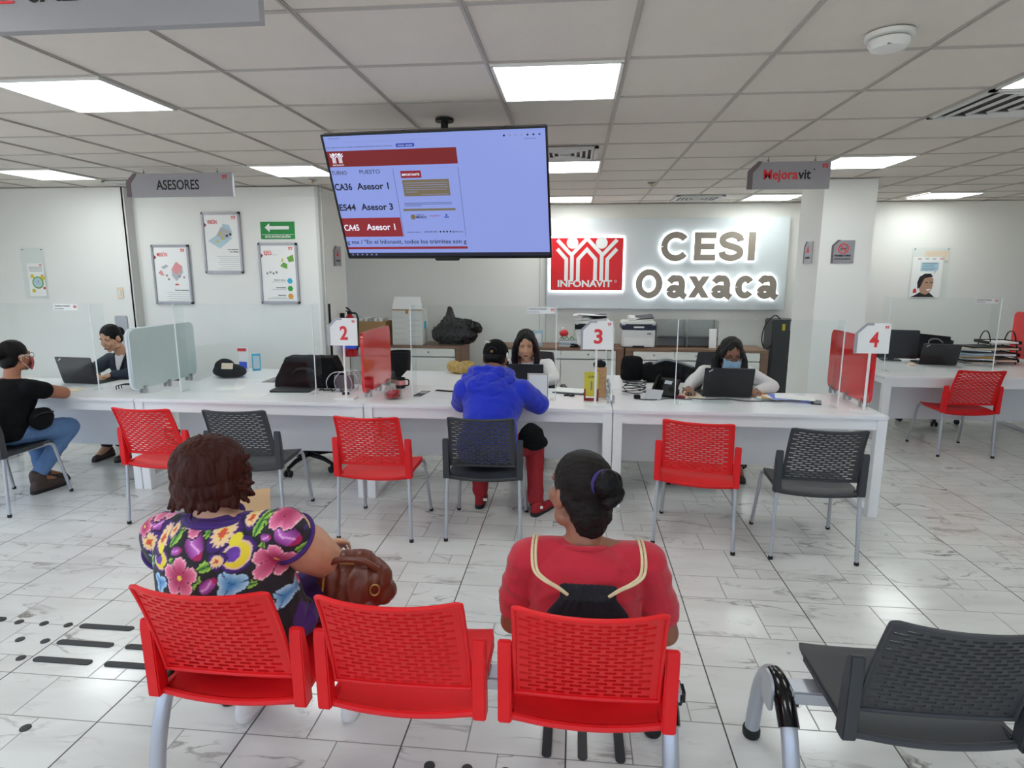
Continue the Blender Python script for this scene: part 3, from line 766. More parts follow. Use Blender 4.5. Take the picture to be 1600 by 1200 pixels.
stext('g mx / "En el Infonavit, todos los trámites son g', -.609, .128, -.266, .026, 'scr_ink', .006)
srect(-.612, -.300, .131, -.286, 'scr_red2', 'footer_band'); srect(-.613, -.345, .613, -.323, 'scr_task', 'task_bar')
srect(-.2445, -.224, -.243, .165, 'scr_ink', 'frame_line'); srect(.1275, -.224, .129, .165, 'scr_ink', 'frame_line'); srect(-.243, .164, .128, .165, 'scr_grey', 'frame_line')
srect(-.203, .113, -.085, .152, 'scr_red2', 'notice_title'); stext('IMPORTANTE', -.196, -.095, .126, .012, 'scr_white', .02)
srect(-.201, .012, .068, .103, 'scr_tan', 'notice_box')
for k, wd in enumerate((.25, .245, .25, .24, .07)): srect(-.19, .084-.0125*k, -.19+wd, .0865-.0125*k, 'scr_grey', 'notice_line', .0008)
srect(-.10, .02, .06, .0222, 'scr_grey', 'notice_line', .0008)
for k, wd in enumerate((.28, .28, .1)): srect(-.21, -.028-.008*k, -.21+wd, -.026-.008*k, 'scr_ink', 'notice_line')
srect(-.222, -.072, .086, -.060, 'scr_tan', 'notice_bar')
stext('GOBIERNO DE', -.152, -.105, -.098, .006, 'scr_ink'); stext('MÉXICO', -.152, -.09, -.115, .013, 'scr_ink', .03); stext('HACIENDA', -.072, -.01, -.106, .009, 'scr_red2'); srect(.015, -.114, .042, -.108, 'scr_navy', 'agency_mark'); srect(.024, -.105, .033, -.094, 'scr_navy', 'agency_mark')
MB().cyl((-.17, SY, -.107), (-.17, SY-.001, -.107), .015, n=20).build('crest', 'scr_tan', scr)
stext('infonavit.org.mx', -.222, -.14, -.2, .008, 'scr_ink'); stext('800 008 3900', -.115, -.04, -.2, .008, 'scr_ink'); stext('@Infonavit', .05, .115, -.2, .008, 'scr_ink')
for k in range(4): MB().cyl((-.02+k*.02, SY, -.196), (-.02+k*.02, SY-.001, -.196), .005, n=12).build('social_mark', 'scr_ink', scr)
srect(-.202, .279, -.099, .297, 'scr_navy', 'browser_button'); stext('Iniciar sesión', -.19, -.11, .285, .006, 'scr_white')
stext('Para obtener acceso rápido, coloque los favoritos aquí en la barra', -.605, -.225, .285, .0065, 'scr_ink'); stext('https://serviciosweb.infonavit.org.mx/turnos/pantalla', -.50, -.01, .312, .006, 'scr_grey')
stext('Turnos', -.585, -.52, .332, .006, 'scr_ink'); stext('Otros favoritos', .50, .56, .296, .006, 'scr_ink')
for k in range(7): MB().cyl((.395+.031*k, SY, .317), (.395+.031*k, SY-.001, .317), .0055, n=12).build('toolbar_mark', 'scr_ink' if k in (0, 4, 5) else ('scr_navy' if k == 6 else 'scr_grey'), scr)
for k in range(6): MB().cyl((-.59+.03*k, SY, -.334), (-.59+.03*k, SY-.0012, -.334), .005, n=10).build('task_mark', 'scr_grey', scr)
inv = Matrix.Rotation(R(-23.8), 3, 'X') @ Matrix.Rotation(R(4.6), 3, 'Z')
def tvp(x, y, z): return inv @ (Vector((x, y, z))-Vector((-.767, 3.514, 2.132)))
pl = MB(); pl.tube([tvp(-.79, 3.80, 2.10), tvp(-.79, 3.80, CZ+.003)], .022, 16); pl.tube([tvp(-.79, 3.80, CZ-.012), tvp(-.79, 3.80, CZ+.003)], .055, 20); pl.build('ceiling_pole', 'black', tv)
br = MB(); br.tube([tvp(-.79, 3.80, 2.14), tvp(-.778, 3.62, 2.16)], .02, 10); br.box((0, .075, .03), (.4, .012, .3), .003); br.build('bracket', 'black', tv)

# ================================================================== LIT WALL SIGN
t = thing('wall_sign', 'pale grey wall sign with glowing letters CESI Oaxaca and red logo square', 'sign', (1.14*1.0265, 8.52, 1.833))
t.scale = (1.0265,)*3
dm('sign_panel', '#d8dfe1', .35, .1, var=.02); dm('letter_face', '#a0968a', .4, .3, var=.04)
emis('halo', '#f4fbff', 5.)
MB().box((0, -.055, 0), (3.03, .10, 1.15), .004).build('backing_panel', 'sign_panel', t)
YF = -.106
def letter_polys(ch, x0, x1, z0, z1, st, g):
    """heavy sans letter as overlapping outline pieces; st stroke, g how far the outline grows"""
    w = st+2*g; W, Hh = x1-x0, z1-z0; cx, cz = (x0+x1)/2, (z0+z1)/2; rx, rz = W/2-st/2, Hh/2-st*.46
    def arc(a0, a1, n=22, rx=rx, rz=rz, cx=cx, cz=cz): return [(cx+rx*math.cos(R(a0+(a1-a0)*k/n)), cz+rz*math.sin(R(a0+(a1-a0)*k/n))) for k in range(n+1)]
    def rect(a, b, c, d): return [(a-g, c-g), (b+g, c-g), (b+g, d+g), (a-g, d+g)]
    if ch in 'Cc':
        e = g/max(rx, .01)*30; return [band(arc(38-e, 180), w), band(arc(180, 322+e), w)]
    if ch == 'O': return [band(arc(0, 182), w), band(arc(180, 362), w)]
    if ch == 'I': return [rect(x0, x1, z0, z1)]
    if ch == 'E': h = st*.92; return [rect(x0, x0+st, z0, z1), rect(x0, x1, z1-h, z1), rect(x0, x1-.015, cz-h/2, cz+h/2), rect(x0, x1, z0, z0+h)]
    if ch == 'S':
        P = [(.97, .72), (.88, .89), (.5, 1.), (.12, .9), (.03, .74), (.16, .59), (.5, .50), (.85, .40), (.98, .25), (.88, .09), (.5, .0), (.1, .1), (.02, .27)]
        Q = [Vector((x0+st/2+p*(W-st), z0+st*.46+q*(Hh-st*.92), 0)) for p, q in P]; C_ = catmull(Q, 5); C_ = [(v.x, v.y) for v in C_]
        m_ = len(C_)//2; return [band(C_[:m_+1], w), band(C_[m_-1:], w)]
    if ch == 'x':
        s2 = st*1.12; return [[(x0-g, z1+g), (x0+s2+g*.6, z1+g), (x1+g, z0-g), (x1-s2-g*.6, z0-g)], [(x0-g, z0-g), (x0+s2+g*.6, z0-g), (x1+g, z1+g), (x1-s2-g*.6, z1+g)]]
    if ch == 'a':
        xs = x1-st*.75; P = [(x0+.025, z1-.085), (x0+.07, z1-.035), (cx-.015, z1-st*.45), (xs-.03, z1-.04), (xs, z1-.10), (xs, z0+.06), (x1-.01, z0+.012)]
        C_ = [(v.x, v.y) for v in catmull([Vector((a, b, 0)) for a, b in P], 4)]
        bx, bz, brx, brz = (x0+xs)/2, z0+Hh*.29, (xs-x0)/2-st*.38, Hh*.29-st*.42
        return [band(C_, w), band(arc(0, 182, 16, brx, brz, bx, bz), w), band(arc(180, 362, 16, brx, brz, bx, bz), w)]
def letter(ch, x0, x1, z0, z1):
    """face sits proud of the panel on a lit tray that spills light round its outline"""
    st = .083; o = MB()
    for i, P in enumerate(letter_polys(ch, x0, x1, z0, z1, st, 0)): o.prism(P, .03-.0014*i, Matrix.Translation((0, YF-.045, 0)))
    o = o.build('letter', 'letter_face', t, smooth=False); h = MB()
    for i, P in enumerate(letter_polys(ch, x0, x1, z0, z1, st, .012)): h.prism(P, .018-.0014*i, Matrix.Translation((0, YF-.012, 0)))
    h.build('glow_tray', 'halo', o, smooth=False)
for ch, a, b_, z0, z1 in (('C', 1.075, 1.445, 1.865, 2.23), ('E', 1.49, 1.755, 1.872, 2.223), ('S', 1.785, 2.10, 1.865, 2.23), ('I', 2.148, 2.235, 1.872, 2.223),
    ('O', .775, 1.115, 1.395, 1.765), ('a', 1.175, 1.42, 1.40, 1.685), ('x', 1.44, 1.70, 1.405, 1.678), ('a', 1.735, 1.98, 1.40, 1.685), ('c', 2.02, 2.265, 1.40, 1.685), ('a', 2.30, 2.545, 1.40, 1.685)):
    letter(ch, a-1.14, b_-1.14, z0-1.83, z1-1.83)
lx, lz = .142-1.14, 1.825-1.83
MB().box((lx, YF-.045, lz), (.925, .05, .665), .006).build('logo_panel', 'red_paint', t)
MB().box((lx, YF-.012, lz), (.965, .018, .705), .004).build('logo_glow_tray', 'halo', t)
g = MB(); mini_logo(g, lx, lz+.065, .76, YF-.071, .004); g.build('logo_figures', 'white', t, smooth=False)
fit_text('INFONAVIT', .70, .085, 'white', t, (lx-.37, YF-.072, lz-.285), bold=.035, name='logo_lettering')
rr = MB(); rr.tube([(lx+.375+.013*math.cos(2*PI*k/16), YF-.072, lz-.215+.013*math.sin(2*PI*k/16)) for k in range(17)], .003, 6); rr.build('registered_mark', 'white', t)
# vertical joint strip of the wall left of the lit sign
b = MB(); b.box((-.395, 8.515, 1.3), (.012, .012, 2.6)); b.box((-.482, 8.515, 1.3), (.012, .012, 2.6)); struct(b.build('trim_2', 'trim'))

# ================================================================== POSTERS AND WALL SIGNS
dm('poster_pink', '#e59a9d', .6, var=.1); dm('poster_blue', '#b9d2dd', .6, var=.1); dm('poster_green', '#6fa843', .6, var=.15); dm('poster_yellow', '#d8c83c', .6, var=.1)
dm('dot_blue', '#3fb3dc', .6); dm('dot_green', '#3da64b', .6); dm('dot_orange', '#e2a23c', .6); dm('grey_line', '#b9bbc0', .7); dm('sign_green', '#128a3c', .45, var=.04); dm('house_red', '#d8343a', .6); dm('maroon', '#8c1d35', .6)
def flat(m, pts, y, name, parent): return MB().prism(pts, .0006, Matrix.Translation((0, y, 0))).build(name, m, parent, smooth=False)
def disc(m, cx, cz, r, y, name, parent, n=20): return flat(m, [(cx+r*math.cos(2*PI*k/n), cz+r*math.sin(2*PI*k/n)) for k in range(n)], y, name, parent)
def framed(x, z, w, h, label, title, tw):
    t = thing('framed_poster', label, 'poster', (x, 6.5, z), group='grey framed posters')
    p = MB().box((0, -.012, 0), (w-.03, .012, h-.03)).build('sheet', 'paper', t)
    f = MB()
    for s in (-1, 1): f.box((s*(w/2-.014), -.014, 0), (.028, .026, h), .005); f.box((0, -.014, s*(h/2-.014)), (w, .026, .028), .005)
    f.build('frame', 'frame_grey', t)
    fit_text(title, tw, .042, 'red_ink', p, (-w/2+.065, -.019, h/2-.125), bold=.012)
    g = MB(); mini_logo(g, w/2-.075, h/2-.06, .05, -.0187); g.build('emblem', 'red_ink', p, smooth=False)
    flat('maroon', [(-w/2+.03, h/2-.11), (-w/2+.055, h/2-.135), (-w/2+.03, h/2-.16)], -.0187, 'corner_mark', p)
    return t, p
t, p = framed(-3.82, 2.03, .44, .65, 'grey framed poster titled VISIÓN, the highest of the three', 'VISIÓN', .11)
flat('poster_blue', [(-.16, .02), (-.03, -.06), (.12, .05), (.0, .12)], -.0187, 'drawing', p); flat('grey_line', [(-.06, .08), (.0, .17), (.10, .13), (.12, .08), (.02, .03)], -.0189, 'drawing', p)
flat('poster_blue', [(.0, .12), (.02, .2), (.09, .19), (.13, .1)], -.0188, 'drawing', p)
for a, c_ in ((-.05, .015), (.0, .05), (.06, .075), (.10, .09), (-.01, .1)): disc('dark_grey' if a > .05 else 'poster_yellow', a, c_, .014, -.0191, 'drawing_figure', p)
fit_text('Ser la Institución', .12, .012, 'ink', p, (.06, -.019, -.075), bold=.03); fit_text('de confianza', .1, .012, 'ink', p, (.08, -.019, -.1), bold=.03)
for k in range(8): flat('grey_line', [(-.07+.02*(k % 3), -.145-.022*k), (.18, -.145-.022*k), (.18, -.141-.022*k), (-.07+.02*(k % 3), -.141-.022*k)], -.0187, 'text_line', p)
t, p = framed(-4.435, 1.69, .44, .645, 'grey framed poster titled MISIÓN, with a pink house drawing', 'MISIÓN', .12)
flat('poster_pink', [(.0, .06), (.06, .14), (.13, .09), (.10, .03), (.05, .0)], -.0189, 'drawing', p); flat('grey_line', [(.0, .06), (.05, .0), (.10, .03), (.13, .09), (.13, .02), (.05, -.07), (.0, -.01)], -.0187, 'drawing', p)
flat('grey_line', [(-.12, .08), (-.06, .11), (-.03, .09), (-.09, .06)], -.0187, 'drawing', p); flat('poster_pink', [(-.16, .02), (-.12, .05), (-.09, -.01), (-.12, -.01)], -.0187, 'drawing', p)
for a, c_ in ((-.06, -.01), (-.04, -.05), (.09, -.02), (.14, -.03)): disc('grey_ink', a, c_, .012, -.0191, 'drawing_figure', p)
flat('house_red', [(.03, -.1), (.07, -.1), (.07, -.115), (.03, -.115)], -.0189, 'drawing', p)
fit_text('Crear la Institución', .16, .012, 'ink', p, (.02, -.019, -.175), bold=.03)
for k in range(5): flat('grey_line', [(-.08+.02*(k % 2), -.2-.022*k), (.18, -.2-.022*k), (.18, -.196-.022*k), (-.08+.02*(k % 2), -.196-.022*k)], -.0187, 'text_line', p)
t, p = framed(-3.20, 1.705, .44, .65, 'grey framed poster titled EJES, under the green arrow sign', 'EJES', .085)
flat('poster_green', [(.02, .08), (.06, .12), (.1, .1), (.1, .05), (.06, .06)], -.0188, 'drawing', p); flat('poster_yellow', [(.03, .12), (.05, .17), (.06, .13)], -.0189, 'drawing', p); flat('poster_green', [(.1, .17), (.17, .2), (.18, .13), (.12, .12)], -.0188, 'drawing', p)
for k in range(4): disc('grey_ink', -.13+.035*k, -.0+.012*(k % 2), .012, -.0188, 'drawing_figure', p)
for k, (m_, s) in enumerate((('dot_blue', 'Nuestros valores'), ('dot_green', 'Sustentabilidad'), ('dot_orange', 'Bienestar'))):
    disc(m_, .12, -.08-.082*k, .032, -.0188, 'hexagon_mark', p, 6); fit_text(s, .13-.02*k, .011, 'ink', p, (-.06+.02*k, -.019, -.075-.082*k), bold=.02); flat('grey_line', [(-.09, -.09-.082*k), (.075, -.09-.082*k), (.075, -.094-.082*k), (-.09, -.094-.082*k)], -.0187, 'text_line', p)
flat('grey_line', [(-.15, .2), (.0, .2), (.0, .196), (-.15, .196)], -.0187, 'text_line', p); flat('grey_ink', [(-.15, -.27), (.15, -.27), (.15, -.274), (-.15, -.274)], -.0187, 'text_line', p)
t = thing('evacuation_sign', 'green evacuation route sign with white arrow pointing left', 'sign', (-3.19, 6.5, 2.16))
p = MB().box((0, -.004, 0), (.38, .008, .18)).build('plate', 'sign_green', t)
flat('white', [(-.14, .03), (-.09, .075), (-.085, .045), (.13, .045), (.13, .01), (-.085, .01), (-.09, -.018)], -.0085, 'arrow', p)
flat('white', [(-.18, -.042), (.18, -.042), (.18, -.046), (-.18, -.046)], -.0085, 'rule', p)
fit_text('RUTA DE EVACUACIÓN', .28, .024, 'white', p, (-.14, -.009, -.076), bold=.03)
def small_sign(x, y, z, rz, label, kind):
    t = thing('safety_sign', label, 'sign', (x, y, z), R(rz), group='small grey safety signs')
    p = MB(); p.prism([(-.105, -.11), (.105, -.11), (.105, .11), (-.055, .11), (-.105, .06)], .012, Matrix.Translation((0, -.006, 0))); p = p.build('plate', 'sign_grey', t, smooth=False)
    r = MB(); r.prism([(-.108, -.11), (-.09, -.11), (-.09, .055), (-.045, .1), (-.03, .113), (-.058, .113), (-.108, .062)], .004, Matrix.Translation((0, -.0135, 0))); r.build('rim_strip', 'sign_rim', p, smooth=False)
    if kind == 'smoke':
        o = MB(); o.tube([(.0+.045*math.cos(2*PI*k/24), -.0135, .03+.045*math.sin(2*PI*k/24)) for k in range(25)], .005, 6); o.box((0, -.0135, .03), (.09, .003, .009), rot=Euler((0, R(45), 0))); o.build('prohibition_mark', 'red_ink', p)
        flat('ink', [(-.03, .02), (.03, .03), (.03, .038), (-.03, .028)], -.0128, 'cigarette', p)
        fit_text('PROHIBIDO FUMAR', .15, .017, 'ink', p, (-.075, -.0135, -.045), bold=.03); fit_text('DENTRO DEL EDIFICIO', .15, .013, 'ink', p, (-.075, -.0135, -.075), bold=.02)
    else:
        MB().prism([(-.04, 0), (.04, 0), (0, .07)], .002, Matrix.Translation((0, -.013, 0))).build('warning_mark', 'red_ink', p, smooth=False)
        fit_text('ALARMA', .13, .02, 'ink', p, (-.06, -.0135, -.06), bold=.03)
small_sign(2.60, 6.45, 1.925, 0, 'small grey no smoking sign on the pillar front', 'smoke')
small_sign(2.38, 6.72, 1.925, -90, 'small grey sign on the side face of the pillar', 'alarm')
small_sign(-2.718, 6.93, 1.90, 90, 'small grey alarm sign on the wall end beside the screen', 'alarm')
def pocket(x, y, z, w, h, label):
    t = thing('poster_pocket', label, 'poster', (x, y, z), group='clear wall pockets holding a sheet')
    MB().box((0, -.006, 0), (w, .004, h)).build('pocket', 'acrylic', t)
    for s in (-1, 1): MB().cyl((s*(w/2-.03), -.0, h/2-.02), (s*(w/2-.03), -.012, h/2-.02), .006, n=10).build('stud', 'steel', t)
    return t
t = pocket(-5.985, 6.38, 1.70, .29, .56, 'clear wall pocket with an alarm clock poster at the far left')
p = MB().box((.02, -.010, -.07), (.2, .002, .36)).build('sheet', 'paper', t)
disc('poster_green', .03, -.10, .068, -.0115, 'clock_rim', p); disc('poster_blue', .03, -.10, .054, -.012, 'clock_face', p); disc('poster_yellow', -.03, -.03, .022, -.0113, 'clock_bell', p); disc('poster_yellow', .09, -.05, .03, -.0113, 'clock_bell', p); disc('poster_yellow', -.03, -.19, .022, -.0113, 'clock_foot', p); disc('red_ink', .10, -.16, .015, -.0113, 'red_dot', p); disc('red_ink', .09, -.02, .009, -.0118, 'red_dot', p)
flat('ink', [(.028, -.105), (.034, -.105), (.044, -.075), (.04, -.073)], -.0125, 'clock_hand', p)
for k in range(4): flat('grey_ink', [(-.06, .07-.014*k), (.1, .07-.014*k), (.1, .066-.014*k), (-.06, .066-.014*k)], -.0115, 'text_line', p)
g = MB(); mini_logo(g, .085, .09, .03, -.0115); g.build('emblem', 'red_ink', p, smooth=False)
t = pocket(4.40*1.0265, 8.52, 1.725, .45, .62, 'clear wall pocket with a poster of a smiling person, right wall'); t.scale = (1.0265,)*3
p = MB().box((-.03, -.010, -.055), (.36, .002, .5)).build('sheet', 'paper', t)
dm('poster_skin', '#b58f78', .6, var=.1); dm('poster_dark', '#241c20', .6, var=.1); dm('cream', '#ecd9c2', .7)
flat('cream', [(-.07, .27), (.2, .27), (.2, .15), (.16, .15), (.16, .2), (-.07, .2)], -.009, 'backing_card', t)
flat('poster_dark', [(-.19, -.30), (.09, -.30), (.05, -.265), (.02, -.24), (-.09, -.24), (-.13, -.27)], -.0115, 'printed_clothes', p)
flat('poster_skin', [(-.1, -.2), (-.08, -.25), (-.02, -.27), (.02, -.25), (.05, -.2), (.06, -.13), (.055, -.07), (.0, -.04), (-.06, -.06), (-.1, -.12)], -.0118, 'printed_face', p)
flat('poster_dark', [(-.12, -.2), (-.13, -.12), (-.11, -.05), (-.05, -.01), (.02, -.01), (.05, -.05), (.0, -.055), (-.05, -.07), (-.07, -.12), (-.09, -.18)], -.0121, 'printed_hair', p)
flat('white', [(-.02, -.205), (.035, -.195), (.03, -.215), (.0, -.225)], -.0121, 'printed_smile', p)
for a in (-.02, .035): flat('poster_dark', [(a-.014, -.115), (a+.014, -.115), (a+.014, -.125), (a-.014, -.125)], -.0121, 'printed_eye', p)
flat('poster_blue', [(-.11, .02), (-.11, .13), (.1, .13), (.1, .04), (.05, -.02), (.06, .02)], -.0115, 'speech_bubble', p)
for k in range(6): flat('dot_blue' if k % 2 else 'ink', [(-.09, .115-.016*k), (.08-.02*(k % 3), .115-.016*k), (.08-.02*(k % 3), .11-.016*k), (-.09, .11-.016*k)], -.012, 'text_line', p)
for k, c_ in enumerate(('maroon', 'grey_ink', 'grey_ink', 'red_ink')): flat(c_, [(-.15+.085*k, .175), (-.11+.085*k, .175), (-.11+.085*k, .165), (-.15+.085*k, .165)], -.0115, 'header_mark', p)
flat('house_red', [(-.17, -.25), (-.13, -.25), (-.13, -.21), (-.15, -.19), (-.17, -.21)], -.0122, 'printed_mark', p)
t = thing('light_switch', 'beige light switch on the left wall beside the corner', 'light switch', (-4.99, 6.38, 1.49))
MB().box((0, -.005, 0), (.075, .01, .12), .004).build('plate', 'cream', t); MB().box((0, -.012, 0), (.03, .01, .055), .003).build('rocker', 'white_plastic', t)
# ================================================================== BACK OF THE OFFICE
dm('hole', '#0a0a0a', .9)
def credenza(x0, x1, label, doors):
    t = thing('credenza', label, 'credenza', ((x0+x1)/2, 7.98, 0), group='walnut and white credenzas'); w = x1-x0
    MB().box((0, 0, .775), (w, .56, .03), .002).build('top', 'walnut_top', t)
    for s in (-1, 1): MB().box((s*(w/2-.045), 0, .38), (.09, .55, .76), .002).build('side_panel', 'walnut', t)
    MB().box((0, .02, .37), (w-.18, .48, .66)).build('body', 'desk_edge', t)
    dw = (w-.19)/doors
    for k in range(doors):
        x = -w/2+.095+dw*(k+.5)
        a = MB().box((x, -.268, .705), (dw-.006, .018, .10), .002).build('drawer', 'white_plastic', t)
        MB().cyl((x, -.278, .71), (x, -.283, .71), .011, n=12).build('lock', 'steel', a)
        a = MB().box((x, -.268, .375), (dw-.006, .018, .53), .002).build('door', 'white_plastic', t)
    MB().box((0, 0, .03), (w-.1, .5, .06)).build('plinth', 'dark_grey', t)
credenza(-3.0, -1.42, 'walnut and white credenza under the black bin bag', 2)
credenza(-.95, .62, 'walnut and white credenza behind the adviser in white facing the hoodie', 2)
credenza(.64, 2.36, 'walnut and white credenza under the right-hand printer', 3)
CT = .79
def printer(x, label, tray):
    t = thing('printer', label, 'printer', (x, 7.98, CT), group='white multifunction printers')
    MB().box((0, 0, .12), (.41, .38, .22), .012).build('body', 'white_plastic', t)
    MB().box((0, -.196, .075), (.36, .012, .11), .003).build('paper_drawer', 'white', t)
    MB().box((0, -.004, .255), (.42, .40, .055), .008).build('control_band', 'scr_task' if tray else 'black', t)
    MB().box((.0, -.208, .262), (.13, .004, .022), .002).build('display', 'white', t)
    MB().box((0, .01, .305), (.42, .38, .045), .012).build('scanner', 'white_plastic', t)
    MB().box((0, -.16, .29), (.33, .06, .016), .002).build('slot', 'dark_grey', t)
    a = MB(); a.box((.03, .02, .35), (.30, .26, .045), .015, Euler((.1, .06, 0))); a.build('document_feeder', 'white_plastic', t)
    MB().box((.08, -.03, .378), (.22, .16, .012), .003, Euler((.25, -.1, 0))).build('feeder_tray', 'dark_grey', t)
    MB().box((.13, -.1985, .18), (.05, .004, .02)).build('badge', 'grey_ink', t)
    MB().box((0, -.203, .02), (.14, .006, .02)).build('drawer_grip', 'dark_grey', t)
printer(.215, 'white multifunction printer half hidden by the number three sign', False)
printer(.80, 'white multifunction printer to the right of the number three sign', True)
t = thing('paper_stack', 'white sheets lying on top of the printer behind the number three sign', 'paper', (.18, 7.96, CT+.392))
for k in range(4): MB().box((.02*k-.03, 0, .003*k), (.34, .24, .002), rot=Euler((0, .02*k, .1*k))).build('sheet', 'paper', t)
t = thing('document_organiser', 'grey frosted organiser shelf right of the white printer', 'organiser', (1.42, 8.02, CT))
dm('frosted_grey', '#a9aca8', .3, var=.08, stretch=(12, 1, 1))
MB().box((0, .1, .17), (.76, .01, .34), .002).build('back_sheet', 'frosted_grey', t)
MB().box((0, .0, .12), (.76, .2, .008), .002).build('shelf', 'grey', t)
for s in (-1, 0, 1): MB().box((s*.375, .0, .17), (.008, .2, .34), .002).build('upright', 'frosted_grey', t)
MB().box((.31, -.12, .12), (.09, .008, .24), rot=Euler((-.12, 0, 0))).build('white_card', 'paper', t)
t = thing('archive_box', 'white printed carton with raised lid standing on the left credenza', 'box', (-2.15, 7.93, CT))
dm('carton', '#dcdcd6', .7, var=.03); dm('kraft', '#b08d5e', .75, var=.08)
MB().box((0, 0, .23), (.40, .32, .46), .006).build('carton', 'carton', t)
a = MB(); a.prism([(-.2, 0), (.2, 0), (.17, .16), (-.17, .16)], .006, Matrix.Translation((0, -.14, .462)) @ Matrix.Rotation(R(-12), 4, 'X')); a.build('lid', 'white', t, smooth=False)
MB().box((0, -.162, .452), (.40, .004, .014)).build('kraft_edge', 'kraft', t); MB().box((.0, -.163, .43), (.035, .004, .05)).build('hand_hole', 'kraft', t)
l = MB()
for k in range(9): l.box((-.1+(k % 2)*.19, -.1615, .36-.036*k), (.16, .002, .005))
l.build('print_line', 'grey_line', t)
MB().box((.201, -.02, .25), (.003, .11, .10)).build('blue_sticker', 'dot_blue', t)
t = thing('file_carton', 'open kraft carton full of papers behind the number two sign', 'box', (-2.66, 7.9, CT))
MB().box((0, 0, .15), (.46, .3, .30), .005).build('carton', 'kraft', t)
for k in range(6): MB().box((-.17+.065*k, .0, .29), (.05, .24, .10), rot=Euler((0, .08*(k % 3-1), 0))).build('paper_bundle', 'paper' if k % 3 else 'grey_line', t)
# black bin bag
dm('bin_bag', '#050506', .28, spec=.4, var=.3, bump=.9, bscale=28)
dm('bag_dark_red', '#2e0f14', .3, var=.3, bump=.9, bscale=35)
m = MB(); m.sph((-.11, 0, .13), (.20, .15, .14)); m.sph((.12, 0, .12), (.19, .15, .13)); m.cap((-.10, 0, .2), .13, (-.06, 0, .33), .075); m.cap((-.06, 0, .33), .075, (-.055, 0, .47), .030); m.cap((.0, 0, .25), .10, (.20, 0, .24), .085); m.cap((.20, 0, .24), .085, (.30, 0, .21), .075)
o = blob('bin_bag', m, 'bin_bag', None,   .007, 1, .020, (15, 15, 9), 3., crink=True, cut=[((0, 0, .003), (0, 0, -1))], loc=(-1.57, 7.96, CT), ang=25)
tag(o, 'crumpled shiny black bin bag standing on the left credenza', 'bin bag')
t = thing('pump_bottle', 'small pink pump bottle on the credenza behind the man', 'bottle', (-.62, 7.9, CT))
MB().lathe([(.025, 0), (.028, .01), (.028, .09), (.012, .11), (.012, .125)], n=16).build('bottle', 'poster_pink', t); MB().tube([(0, 0, .12), (0, 0, .17), (.05, 0, .175), (.12, 0, .2)], .004, 8).build('pump', 'ink', t)
t = thing('medicine_box', 'pale blue and white carton standing behind the adviser in white', 'box', (-.46, 7.9, CT))
MB().box((0, 0, .1), (.11, .07, .2), .004).build('carton', 'poster_blue', t); MB().box((0, -.036, .1), (.08, .002, .12)).build('label', 'paper', t)
m = MB(); m.sph((0, 0, .07), (.08, .06, .07)); m.cap((0, 0, .1), .05, (-.03, 0, .22), .02)
o = blob('gift_bag', m, 'white', None, .008, 3, .01, (14, 14, 14), 1., loc=(-.12, 7.92, CT), cut=[((0, 0, .003), (0, 0, -1))]); tag(o, 'small red and white plastic bag behind the adviser in white', 'bag')
m = MB(); m.sph((-.01, -.01, .16), (.055, .05, .05)); blob('red_top', m, 'house_red', o, .008, 2, .006, (20, 20, 20))
t = thing('leaflet_stack', 'stack of leaflets with green ribbon left of the printers', 'leaflets', (-.02-.06, 7.86, CT))
for k in range(5): MB().box((.004*(k % 2), 0, .012+.018*k), (.21, .15, .016), .002, Euler((0, 0, .05*(k % 3-1)))).build('bundle', ('paper', 'grey_line', 'poster_blue')[k % 3], t)
MB().tube([(-.09+.18*k/14, -.02+.03*math.sin(k*1.9), .11+.02*math.sin(k*1.3)) for k in range(15)], .006, 6).build('ribbon', 'sign_green', t)
t = thing('stapler', 'black stapler lying in front of the green-topped leaflets', 'stapler', (.0, 7.74, CT)); MB().box((0, 0, .012), (.11, .035, .02), .006).build('base', 'black', t); MB().box((.005, 0, .035), (.10, .03, .02), .006, Euler((0, .12, 0))).build('arm', 'black', t)
# extinguisher, cooler, pole
t = thing('fire_extinguisher', 'red fire extinguisher hung on the end of the poster wall', 'fire extinguisher', (-2.615, 6.98, .74))
dm('ext_red', '#b0101c', .3, var=.04, coat=.3)
MB().lathe([(.0, 0), (.075, .005), (.08, .03), (.08, .38), (.07, .43), (.04, .47), (.026, .485), (.026, .5)], n=28).build('cylinder', 'ext_red', t)
MB().lathe([(.081, .1), (.081, .3)], n=28).build('label', 'scr_navy', t); MB().lathe([(.0812, .33), (.0812, .38)], n=28).build('upper_label', 'paper', t)
v = MB(); v.box((0, 0, .515), (.05, .05, .04), .008); v.box((0, -.04, .56), (.022, .11, .014), .003, Euler((-.35, 0, 0))); v.box((0, -.05, .535), (.022, .1, .012), .003, Euler((-.1, 0, 0))); v.build('valve', 'black', t)
MB().tube(catmull([(.02, .0, .51), (.09, -.02, .5), (.105, -.03, .4), (.095, -.03, .2), (.09, -.03, .08)], 5), .011, 10).build('hose', 'rubber', t)
MB().box((-.09, 0, .36), (.04, .06, .3), .004).build('bracket', 'black', t)
t = thing('floor_pole', 'thin black pole leaning against the wall end beside the extinguisher', 'pole', (-2.66, 6.52, 0)); MB().cyl((0, 0, .12), (-.01, .0, 1.38), .013, n=12).build('shaft', 'black', t); MB().box((0, 0, .06), (.04, .03, .12), .01).build('brush', 'rubber', t)
t = thing('water_cooler', 'tall dark grey water cooler beside the pillar', 'water cooler', (2.60, 8.06, 0))
MB().box((0, 0, .575), (.32, .34, 1.15), .015).build('cabinet', 'dark_grey', t); MB().box((.02, -.173, 1.02), (.22, .006, .2), .002).build('front_panel', 'grey', t)
